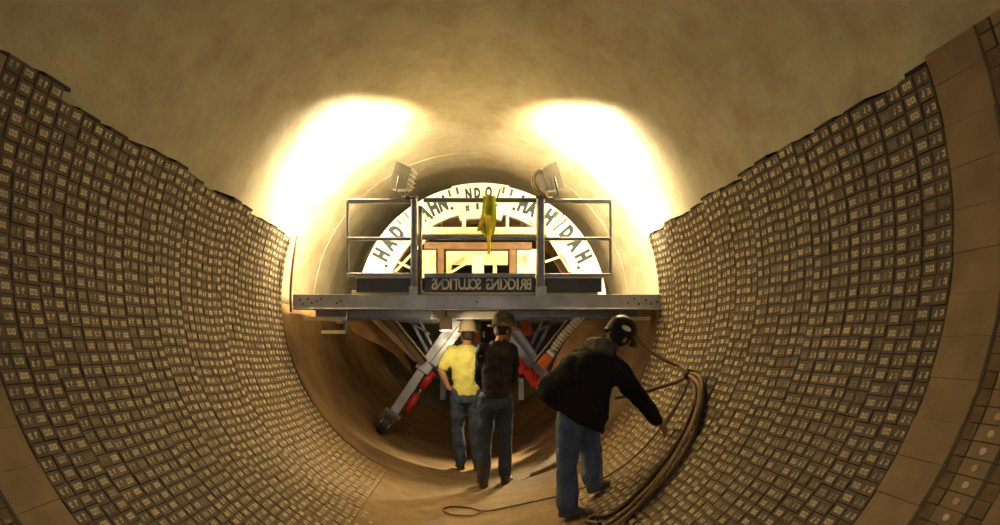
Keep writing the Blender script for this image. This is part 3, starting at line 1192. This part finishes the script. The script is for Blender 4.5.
# ------------------------------------------------------------------ people
def loft(bm, secs, seg=20):
    """sections (centre, vector u, vector v): ellipses joined and capped"""
    rings = []
    for c, u, v in secs:
        c, u, v = Vector(c), Vector(u), Vector(v)
        rings.append([bm.verts.new(c + u * math.cos(2*PI*k/seg) + v * math.sin(2*PI*k/seg)) for k in range(seg)])
    for a_, b_ in zip(rings, rings[1:]):
        for k in range(seg):
            bm.faces.new((a_[k], a_[(k+1) % seg], b_[(k+1) % seg], b_[k]))
    bm.faces.new(list(reversed(rings[0])))
    bm.faces.new(rings[-1])


def ball(bm, c, r, sx=1, sy=1, sz=1, rot=None):
    M = Matrix.Translation(c) @ (rot.to_4x4() if rot else Matrix()) @ Matrix.Diagonal((r*sx, r*sy, r*sz, 1))
    bmesh.ops.create_uvsphere(bm, u_segments=16, v_segments=10, radius=1.0, matrix=M)


def limb(bm, pts, rad):
    """tapered limb with rounded joints"""
    for p, r in zip(pts, rad):
        ball(bm, p, r)
    for (p, r), (p2, r2) in zip(zip(pts, rad), zip(pts[1:], rad[1:])):
        p, p2 = Vector(p), Vector(p2)
        F = frame(p2 - p)
        n = 5
        secs = []
        for i in range(n + 1):
            t = i / n
            rr = (r + (r2 - r) * t) * (1 + 0.05 * math.sin(PI * t))
            secs.append((p.lerp(p2, t), F @ Vector((rr, 0, 0)), F @ Vector((0, rr, 0))))
        loft(bm, secs, 16)


CLOUD = bpy.data.textures.new('cloth_folds', 'CLOUDS')
CLOUD.noise_scale = 0.09
CLOUD.noise_depth = 2


def fuse(name, bm, m, thing, voxel, smooth_n=4, folds=0.0, parent=None, off=None, label=None):
    """one continuous surface from overlapping volumes"""
    bmesh.ops.recalc_face_normals(bm, faces=bm.faces)
    me = bpy.data.meshes.new(name)
    bm.to_mesh(me)
    bm.free()
    o = bpy.data.objects.new(name, me)
    COL.objects.link(o)
    md = o.modifiers.new('r', 'REMESH')
    md.mode = 'VOXEL'
    md.voxel_size = voxel
    md.use_smooth_shade = True
    if smooth_n:
        s_ = o.modifiers.new('s', 'SMOOTH')
        s_.factor = 0.5
        s_.iterations = smooth_n
    if folds:
        d_ = o.modifiers.new('d', 'DISPLACE')
        d_.texture = CLOUD
        d_.strength = folds
        d_.mid_level = 0.5
    dg = bpy.context.evaluated_depsgraph_get()
    me2 = bpy.data.meshes.new_from_object(o.evaluated_get(dg))
    o.modifiers.clear()
    o.data = me2
    me2.name = name
    bpy.data.meshes.remove(me)
    me2.materials.clear()
    me2.materials.append(m)
    me2.shade_smooth()
    o.parent = parent or thing.o
    if label:
        o['label'] = label
    return o


def hand(bm, wrist, fdir, palm_n, side, curl=0.5, k=1.0):
    """palm, four unequal fingers and a thumb; fdir along the hand, palm_n out of the palm, side towards the thumb"""
    f, n = fdir.normalized(), palm_n.normalized()
    s = side.normalized()
    F = Matrix((s, n, f)).transposed()
    pc = wrist + f * 0.05 * k
    loft(bm, [(wrist - f * 0.01, s * 0.026*k, n * 0.019*k), (wrist + f*0.02*k, s*0.032*k, n*0.018*k), (wrist + f*0.06*k, s*0.042*k, n*0.016*k), (wrist + f*0.092*k, s*0.040*k, n*0.013*k)], 14)
    for i, L in enumerate((0.072, 0.082, 0.076, 0.060)):
        b = wrist + f * 0.085*k + s * (0.030 - 0.0205 * i) * k
        pts = [b]
        ang = 0.15
        for j, fr in enumerate((0.45, 0.32, 0.23)):
            ang += curl * (0.7 if j else 0.5)
            pts.append(pts[-1] + (f * math.cos(ang) + n * math.sin(ang)) * L * fr * k)
        limb(bm, pts, [0.0092*k, 0.0088*k, 0.008*k, 0.007*k])
    b = wrist + f * 0.03*k + s * 0.028*k
    p1 = b + (s * 0.7 + f * 0.6 + n * 0.3).normalized() * 0.038*k
    p2 = p1 + (s * 0.25 + f * 0.9 + n * 0.4).normalized() * 0.032*k
    p3 = p2 + (f * 0.9 + n * 0.45).normalized() * 0.024*k
    limb(bm, [b, p1, p2, p3], [0.015*k, 0.0115*k, 0.0105*k, 0.0085*k])


def head_mesh(bm, c, F, k=1.0):
    """head about c; F columns: right, forward, up"""
    r, f, u = F.col[0], F.col[1], F.col[2]
    ball(bm, c + u*0.025*k + f*(-0.012)*k, 1.0, 0.076*k, 0.096*k, 0.095*k, F)       # skull
    ball(bm, c + f*0.03*k - u*0.045*k, 1.0, 0.058*k, 0.062*k, 0.075*k, F)            # face and jaw
    ball(bm, c + f*0.068*k - u*0.095*k, 0.024*k, 1.1, 0.9, 0.8, F)                   # chin
    limb(bm, [c + f*0.086*k + u*0.008*k, c + f*0.106*k - u*0.032*k], [0.009*k, 0.014*k])   # nose
    ball(bm, c + f*0.083*k + u*0.02*k, 0.012*k, 3.6, 0.8, 0.8, F)                    # brow
    for e in (-1, 1):
        ball(bm, c + f*0.082*k + r*0.031*k*e + u*0.0, 0.012*k, 1.2, 0.8, 0.8, F)     # eyes
        ball(bm, c + r*0.079*k*e - f*0.008*k - u*0.012*k, 0.03*k, 0.35, 0.65, 1.05, F)   # ears
    ball(bm, c + f*0.09*k - u*0.066*k, 0.009*k, 2.6, 0.9, 0.7, F)                    # lips


def hard_hat(t, c, F, m, k=1.0, brim=0.0, name='hard_hat', label=None):
    """dome with peak, ridge and rim, worn on a head at c"""
    M = Matrix.Translation(c) @ F.to_4x4()
    bm = B()
    prof = [(0.0, 0.150), (0.045, 0.147), (0.080, 0.130), (0.104, 0.098), (0.117, 0.055), (0.122, 0.012), (0.128, 0.004),
            (0.134 + brim, -0.004), (0.133 + brim, -0.011), (0.120, -0.006), (0.115, 0.01), (0.10, 0.09), (0.05, 0.138), (0.0, 0.142)]
    lathe(bm, [(r*k, z*k) for r, z in prof], 32, M, 0.90, 1.06)
    for v in bm.verts:                                    # draw the rim out into a peak at the front
        l = M.inverted() @ v.co
        if l.y > 0.06*k and l.z < 0.01*k:
            l.y += (l.y - 0.06*k) * 0.55
            l.z -= (l.y - 0.06*k) * 0.12
            v.co = M @ l
    h = t.part(name, bm, m, smooth=True, label=label, local=True)
    bm = B()
    pts = [M @ Vector((0, math.cos(a_) * 0.118*k*1.04, math.sin(a_) * 0.142*k + 0.008*k)) for a_ in [PI*(0.1 + 0.8*i/12) for i in range(13)]]
    tube(bm, pts, [0.006*k + 0.008*k * math.sin(PI*i/12) for i in range(13)], 8)
    t.part('ridge', bm, m, h, True, local=True)
    return h


def shoe(bm, ankle, toe_dir, L=0.28, k=1.0, drop=None):
    """boot: ankle shaft, heel, instep and toe; ankle is a point 0.09 above the sole"""
    f = Vector((toe_dir[0], toe_dir[1], toe_dir[2] if len(toe_dir) > 2 else 0)).normalized()
    u = Vector((0, 0, 1))
    u = (u - f * u.dot(f)).normalized()
    r = f.cross(u)
    a_ = Vector(ankle)
    loft(bm, [(a_ + u*0.10, r*0.058, f*0.062), (a_ + u*0.02, r*0.052, f*0.062), (a_ - u*0.03, r*0.05, f*0.075), (a_ - u*0.088, r*0.046, f*0.078)], 16)
    loft(bm, [(a_ - u*0.05 - f*0.03, r*0.045, u*0.042), (a_ - u*0.045 + f*0.05, r*0.050, u*0.044), (a_ - u*0.055 + f*0.11, r*0.055, u*0.035),
              (a_ - u*0.062 + f*0.16, r*0.05, u*0.028), (a_ - u*0.066 + f*0.195, r*0.03, u*0.02)], 16)


# ---- worker in the yellow shirt, back turned, hand on hip
def floor_z(x, r=RB - 0.006):
    return -math.sqrt(r * r - x * x)


def worker_yellow():
    D = 8.45
    s = FPX / D
    x0 = P(467, 0, D).x
    g = floor_z(x0, RB - 0.02)
    t = Thing('person', (x0, D, g), 'worker in a yellow shirt, jeans and cream hard hat, hand on hip', 'person')
    H = lambda x, y, z: Vector((x, y, z))
    hipL, hipR = H(-.095, 0, .92), H(.095, 0, .92)
    knL, knR = H(-.115, .03, .50), H(.10, -.02, .50)
    anL, anR = H(-.075, -.03, .10), H(.13, -.01, .10)
    shL, shR = H(-.185, .02, 1.43), H(.185, .0, 1.43)
    elL, elR = H(-.315, -.02, 1.20), H(.27, .0, 1.16)
    wrL, wrR = H(-.225, .02, 0.985), H(.24, .12, .95)
    neck, head = H(0, .02, 1.50), H(0.015, .05, 1.625)
    Fh = Matrix.Rotation(R_(-12), 3, 'Z') @ Matrix.Rotation(R_(-8), 3, 'X')
    bm = B()
    head_mesh(bm, head, Fh)
    limb(bm, [H(0, 0, 1.42), H(0, .02, 1.53), head - H(0, 0.0, .03)], [.062, .056, .055])
    loft(bm, [(H(0, 0, .86), H(.15, 0, 0), H(0, .10, 0)), (H(0, 0, 1.05), H(.14, 0, 0), H(0, .09, 0)), (H(0, 0, 1.3), H(.16, 0, 0), H(0, .1, 0)), (H(0, 0.01, 1.45), H(.12, 0, 0), H(0, .07, 0))])
    for a_, b_, c_ in ((shL, elL, wrL), (shR, elR, wrR)):
        limb(bm, [a_, b_, c_], [.052, .042, .029])
    for a_, b_, c_ in ((hipL, knL, anL), (hipR, knR, anR)):
        limb(bm, [a_, b_, c_], [.075, .052, .04])
    hand(bm, wrL, H(.75, .5, -.45), H(.45, .1, .4), H(0.1, .8, .5), 0.6)
    hand(bm, wrR, H(-.3, .3, -.9), H(-.8, .3, 0), H(0, .9, .3), 0.5)
    fuse('body', bm, M_SKIN, t, 0.0065, 3)
    bm = B()
    loft(bm, [(H(0, .0, .90), H(.178, 0, 0), H(0, .135, 0)), (H(0, 0, 1.02), H(.172, 0, 0), H(0, .125, 0)), (H(0, 0, 1.2), H(.19, 0, 0), H(0, .13, 0)),
              (H(0, 0.0, 1.36), H(.205, 0, 0), H(0, .13, 0)), (H(0, 0.01, 1.45), H(.165, 0, 0), H(0, .10, 0)), (H(0, .02, 1.505), H(.075, 0, 0), H(0, .07, 0))])
    for a_, b_ in ((shL, elL), (shR, elR)):
        limb(bm, [a_, a_.lerp(b_, 0.78)], [.078, .072])
    fuse('shirt', bm, M_YELLOW, t, 0.012, 6, 0.04)
    bm = B()
    loft(bm, [(H(0, 0, .80), H(.16, 0, 0), H(0, .12, 0)), (H(0, 0, .96), H(.165, 0, 0), H(0, .125, 0))])
    for a_, b_, c_ in ((hipL, knL, anL), (hipR, knR, anR)):
        limb(bm, [a_, a_.lerp(b_, .5), b_, b_.lerp(c_, .5), c_ + H(0, 0, .0)], [.105, .092, .075, .073, .066])
    fuse('jeans', bm, M_JEAN2, t, 0.012, 6, 0.04)
    for an, td in ((anL, (-.15, 1)), (anR, (.3, 1))):
        bm = B()
        shoe(bm, an - H(0, 0, 0.01), td)
        fuse('boot', bm, M_BOOT, t, 0.008, 3)
    bm = B()
    ball(bm, head + H(0, -.018, .0), 1, .086, .098, .09, Fh)
    fuse('hair', bm, M_HAIR, t, 0.01, 2)
    hard_hat(t, head + Vector((0, -.005, .045)), Fh @ Matrix.Rotation(R_(4), 3, 'X'), M_HATW, 1.02, 0.012)


# ---- worker in the dark shirt, seen from behind, head turned aside
def worker_navy():
    D = 7.42
    x0 = P(496, 0, D).x
    g = floor_z(x0)
    t = Thing('person', (x0, D, g), 'worker in dark long-sleeved shirt, dark jeans and brown camouflage hard hat', 'person')
    H = lambda x, y, z: Vector((x, y, z))
    hipL, hipR = H(-.095, 0, .93), H(.085, 0, .93)
    knL, knR = H(-.115, -.02, .51), H(.10, .02, .51)
    anL, anR = H(-.13, -.05, .10), H(.10, .04, .115)
    shL, shR = H(-.145, .0, 1.45), H(.165, .02, 1.44)
    elL, elR = H(-.175, .07, 1.16), H(.195, .09, 1.15)
    wrL, wrR = H(-.12, .28, 1.02), H(.12, .29, 1.02)
    head = H(.085, .07, 1.65)
    Fh = Matrix.Rotation(R_(-58), 3, 'Z') @ Matrix.Rotation(R_(-6), 3, 'X')
    bm = B()
    head_mesh(bm, head, Fh)
    limb(bm, [H(0.02, 0, 1.43), H(.05, .03, 1.54), head - H(0, 0.01, .03)], [.064, .058, .056])
    loft(bm, [(H(0, 0, .86), H(.14, 0, 0), H(0, .10, 0)), (H(0, 0, 1.05), H(.13, 0, 0), H(0, .09, 0)), (H(0.01, 0, 1.3), H(.15, 0, 0), H(0, .1, 0)), (H(.02, 0.01, 1.46), H(.11, 0, 0), H(0, .07, 0))])
    for a_, b_, c_ in ((shL, elL, wrL), (shR, elR, wrR)):
        limb(bm, [a_, b_, c_], [.052, .042, .029])
    for a_, b_, c_ in ((hipL, knL, anL), (hipR, knR, anR)):
        limb(bm, [a_, b_, c_], [.075, .052, .04])
    hand(bm, wrL, H(.7, .6, -.1), H(0, .2, -1), H(-.2, .8, .4), 0.5)
    hand(bm, wrR, H(-.7, .6, -.1), H(0, .2, -1), H(.2, .8, .4), 0.5)
    fuse('body', bm, M_SKIN, t, 0.0065, 3)
    bm = B()
    loft(bm, [(H(0, .0, .93), H(.160, 0, 0), H(0, .13, 0)), (H(0, 0, 1.04), H(.152, 0, 0), H(0, .125, 0)), (H(0.005, 0, 1.2), H(.160, 0, 0), H(0, .13, 0)),
              (H(0.01, 0.0, 1.37), H(.176, 0, 0), H(0, .13, 0)), (H(.02, 0.01, 1.47), H(.145, 0, 0), H(0, .10, 0)), (H(.035, .02, 1.545), H(.08, 0, 0), H(0, .075, 0))])
    for a_, b_, c_ in ((shL, elL, wrL), (shR, elR, wrR)):
        limb(bm, [a_, b_, c_], [.070, .060, .046])
    fuse('shirt', bm, M_NAVY, t, 0.012, 6, 0.04)
    bm = B()
    loft(bm, [(H(0, 0, .82), H(.16, 0, 0), H(0, .12, 0)), (H(0, 0, .97), H(.150, 0, 0), H(0, .122, 0))])
    for a_, b_, c_ in ((hipL, knL, anL), (hipR, knR, anR)):
        limb(bm, [a_, a_.lerp(b_, .5), b_, b_.lerp(c_, .5), c_ + H(0, 0, .02)], [.096, .088, .074, .072, .070])
    fuse('jeans', bm, M_JEAN2, t, 0.012, 6, 0.04)
    bm = B()
    lathe(bm, [(.150, .938), (.162, .94), (.163, .968), (.150, .97)], 28, Matrix(), 1.0, 0.76)
    fuse('belt', bm, M_BOOTG, t, 0.008, 1)
    for an, td in ((anL, (-.25, 1)), (anR, (.3, 1))):
        bm = B()
        shoe(bm, an - H(0, 0, 0.005), td)
        limb(bm, [an + H(0, 0, .02), an + H(0, 0, .14)], [.066, .07])
        fuse('boot', bm, M_BOOT, t, 0.008, 3)
    bm = B()
    ball(bm, head + Fh @ H(0, -.02, 0.0), 1, .086, .098, .09, Fh)
    fuse('hair', bm, M_HAIR, t, 0.01, 2)
    hard_hat(t, head + Vector((0, -.005, .05)), Fh @ Matrix.Rotation(R_(2), 3, 'X'), M_HATB, 1.04, 0.035)


# ---- stooping worker in the black jacket
def worker_black():
    fa, fb_ = wall_pt(570, 517, RB - 0.006), wall_pt(596, 493, RB - 0.006)     # soles
    t = Thing('person', fa, 'stooping worker in a black hooded jacket, blue jeans and stickered black hard hat', 'person')
    D = 5.62
    L = lambda px, py, d=D: P(px, py, d) - t.loc
    hipN, hipF = L(570, 414, 5.66), L(585, 414, 5.80)
    knN, knF = L(567, 462, 5.56), L(591, 455, 5.78)
    anN = Vector((-.02, -0.0, .10))
    anF = (fb_ - fa) + Vector((-.03, -.02, .12))
    pel = (hipN + hipF) / 2
    chest = L(592, 365, 5.66)
    neck = L(606, 345, 5.70)
    head = L(620, 338, 5.72)
    shR, elR, wrR = L(613, 362, 5.62), L(638, 396, 5.56), L(658, 421, 5.56)
    shL, elL, wrL = L(579, 357, 5.76), L(554, 383, 5.84), L(570, 398, 5.98)
    ax = (neck - pel).normalized()
    rt = Vector((0.72, -0.69, 0)).normalized()             # towards his right side
    rt = (rt - ax * rt.dot(ax)).normalized()
    fw = ax.cross(rt) * -1
    if fw.y < 0:
        fw = -fw
    look = Vector((.80, .42, -.42)).normalized()
    upv = (Vector((.25, .0, 1)) - look * Vector((.25, 0, 1)).dot(look)).normalized()
    Fh = Matrix((look.cross(upv), look, upv)).transposed()
    bm = B()
    head_mesh(bm, head, Fh)
    limb(bm, [neck - ax*.08, neck, head - upv*.02], [.062, .056, .056])
    loft(bm, [(pel - ax*.06, rt*.14, fw*.10), (pel + ax*.15, rt*.13, fw*.09), (chest, rt*.15, fw*.10), (neck - ax*.05, rt*.11, fw*.07)])
    for a_, b_, c_ in ((shL, elL, wrL), (shR, elR, wrR)):
        limb(bm, [a_, b_, c_], [.052, .042, .029])
    for a_, b_, c_ in ((hipN, knN, anN), (hipF, knF, anF)):
        limb(bm, [a_, b_, c_], [.075, .052, .04])
    hand(bm, wrR, (wrR - elR), Vector((-.6, .6, -.5)), Vector((.5, .7, .4)), 0.55)
    hand(bm, wrL, Vector((.5, .6, -.4)), Vector((.5, 0, .4)), Vector((0, .3, .9)), 0.5)
    fuse('body', bm, M_SKIN, t, 0.0065, 3)
    # jacket: torso, flaring hem that hangs from the bent back, sleeves
    bm = B()
    hemL, hemR = L(535, 392, 5.66), L(601, 435, 5.55)
    hem = (hemL + hemR) / 2
    hu = (hemR - hemL) / 2
    loft(bm, [(hem, hu*0.98, fw*.195), (hem.lerp(chest, .3), hu*0.95, fw*.175), (hem.lerp(chest, .62), hu.lerp(rt*.22, .45)*0.92, fw*.17),
              (chest, (hu.normalized()*.5 + rt*.5).normalized()*.205, fw*.155), (neck - ax*.075, rt*.155, fw*.115), (neck + ax*.0, rt*.075, fw*.08)])
    limb(bm, [shR - ax*.02, elR, wrR - (wrR - elR).normalized()*.01], [.088, .073, .052])
    limb(bm, [shL - ax*.02, elL, wrL], [.09, .075, .055])
    jk = fuse('jacket', bm, M_BLKJ, t, 0.012, 6, 0.035)
    bm = B()
    hb = neck - fw*.075 - ax*.03
    loft(bm, [(hb - rt*.16 - ax*.03, ax*.02, fw*.03), (hb - rt*.10, ax*.055, fw*.05), (hb - fw*.015, ax*.075, fw*.06), (hb + rt*.09, ax*.055, fw*.05), (hb + rt*.14 - ax*.03, ax*.02, fw*.03)], 16)
    limb(bm, [neck - rt*.08 + fw*.0, neck - fw*.07 + ax*.01, neck + rt*.08], [.04, .045, .04])
    fuse('hood', bm, M_HOOD, t, 0.01, 4, 0.02, jk, label='grey fleece hood lying on the back')
    bm = B()
    loft(bm, [(pel - ax*.10, rt*.15, fw*.12), (pel + ax*.08, rt*.155, fw*.125)])
    for a_, b_, c_ in ((hipN, knN, anN), (hipF, knF, anF)):
        limb(bm, [a_, a_.lerp(b_, .5), b_, b_.lerp(c_, .5), c_], [.108, .098, .084, .084, .088])
    fuse('jeans', bm, M_JEAN, t, 0.012, 6, 0.035)
    bm = B()
    shoe(bm, anN - Vector((0, 0, .01)), (1, .12, .0))
    fuse('shoe', bm, M_BOOTG, t, 0.008, 3)
    bm = B()
    shoe(bm, anF - Vector((0, 0, .015)), (.8, .5, .22))
    fuse('shoe', bm, M_BOOTG, t, 0.008, 3)
    bm = B()
    ball(bm, head - look*.02, 1, .086, .098, .09, Fh)
    fuse('hair', bm, M_HAIR, t, 0.01, 2)
    hc = head + upv*.018 - look*.012
    h = hard_hat(t, hc, Fh, M_HATK, 1.08, -0.006)
    # stickers on the side of the hat that faces us
    Mh = Matrix.Translation(hc) @ Fh.to_4x4()
    for az, el, w_, hh, mm in ((-20, 18, .042, .024, M_LETTER), (-48, 30, .032, .032, M_HOOD), (4, 42, .034, .03, M_HOOD)):
        # az measured from the hat's right side towards the back
        a_ = R_(az)
        e_ = R_(el)
        d = Vector((math.cos(a_)*math.cos(e_), math.sin(a_)*math.cos(e_), math.sin(e_)))
        surf = Vector((d.x*0.119*0.94*1.06, d.y*0.119*1.08*1.06, d.z*0.15*1.06 + 0.004))
        nrm = Vector((surf.x/(0.11**2), surf.y/(0.125**2), surf.z/(0.155**2))).normalized()
        F2 = frame(nrm, Vector((0, 0, 1)))
        bm = B()
        lathe(bm, [(0, 0.004), (w_*0.8, 0.003), (w_, -0.003), (w_*0.9, -0.012), (0, -0.012)], 16, Mh @ Matrix.Translation(surf) @ F2.to_4x4(), 1.0, hh / w_)
        t.part('sticker', bm, mm, h, True, local=True)


worker_yellow()
worker_navy()
worker_black()


# ------------------------------------------------------------------ hoses and cables
def hose(name, pix, rad, m, label, cat, group=None, lift=None, seg=8):
    """pixels on the lining, or (px, py, depth) for points in the air"""
    pts = []
    for p in pix:
        pts.append(wall_pt(p[0], p[1], RB - rad - (lift or 0.006)) if p[2:3] in ((), (None,)) else P(p[0], p[1], p[2]))
    bm = B()
    tube(bm, smooth_pts(pts, 8), rad, seg)
    return solo(name, bm, m, pts[0], label, cat, group)


hose('air_hose', [(690, 374), (701, 380), (704, 397), (698, 425), (683, 455), (662, 485), (640, 506), (615, 526), (590, 545)], 0.018, M_HOSE,
     'dark hose of the wall bundle, the one bowing out furthest from the jacketed worker', 'hose', 'hoses hanging on the brick wall', lift=0.006)
hose('air_hose', [(690, 376), (698, 384), (699, 400), (691, 426), (675, 455), (655, 482), (632, 506), (604, 528)], 0.016, M_HOSE2,
     'tan hose in the middle of the bundle hung on the brick wall', 'hose', 'hoses hanging on the brick wall', lift=0.03)
hose('air_hose', [(689, 378), (695, 388), (694, 405), (684, 432), (668, 458), (648, 482), (628, 502), (610, 515), (596, 516), (588, 521), (600, 524)], 0.016, M_HOSE,
     'dark hose of the wall bundle whose tail curls beside the shoe', 'hose', 'hoses hanging on the brick wall', lift=0.006)
hose('air_hose', [(691, 373), (699, 377), (702, 390), (697, 415), (684, 442), (668, 468), (650, 492), (630, 514), (612, 530)], 0.012, M_HOSE2,
     'thinnest tan hose of the bundle hung on the brick wall', 'hose', 'hoses hanging on the brick wall', lift=0.045)
hose('power_cord', [(634, 334, 5.95), (646, 348, 6.0), (662, 359, 6.0), (678, 366, 6.0), (690, 372)], 0.014, M_HOSE2,
     'tan cord stretched from behind the black hard hat to the hose bundle', 'cord')
hose('supply_hose', [(615, 398, 6.2), (640, 393, 6.12), (660, 387, 6.05), (676, 382, 6.0), (690, 375)], 0.018, M_HOSE,
     'dark hose sagging from behind the black jacket to the hose bundle', 'hose')
hose('floor_cable', [(482, 512), (470, 515.5), (452, 514.5), (443, 510), (450, 506.5), (468, 507.5), (485, 511), (510, 506.5), (540, 500), (565, 494), (592, 484), (620, 468), (645, 447), (665, 422), (680, 400), (690, 378)], 0.008, M_HOSE,
     'thin dark cable looped on the dusty floor and running up the wall', 'cable', lift=0.014)
# tie that gathers the bundle
c = wall_pt(690, 375, RB - 0.03)
rad = V(c.x, 0, c.z).normalized()
bm = B()
F = frame(V(-rad.z, 0, rad.x) + V(0, -0.5, 0))
lathe(bm, [(0.05, -0.03), (0.058, -0.02), (0.058, 0.02), (0.05, 0.03), (0.04, 0.03), (0.04, -0.03), (0.05, -0.03)], 18, Matrix.Translation(c) @ F.to_4x4())
bm2 = B()
tie = Thing('hose_tie', c, 'dark strap tying the hose bundle to the brick wall', 'strap')
tie.part('loop', bm, M_BLACK, smooth=True)
box(bm2, c + rad * 0.03, 0.05, 0.05, 0.05, frame(rad), 0.008)
tie.part('anchor', bm2, M_HOSE)
hose('hanging_cable', [(297, 236, 7.50), (295.5, 246, 7.45), (293, 262, 7.4), (291, 282, 7.36), (290.5, 300, 7.34), (291, 312, 7.33)], 0.012, M_BROWN,
     'brown cable hanging down the end of the brick wall to the platform tip', 'cable')
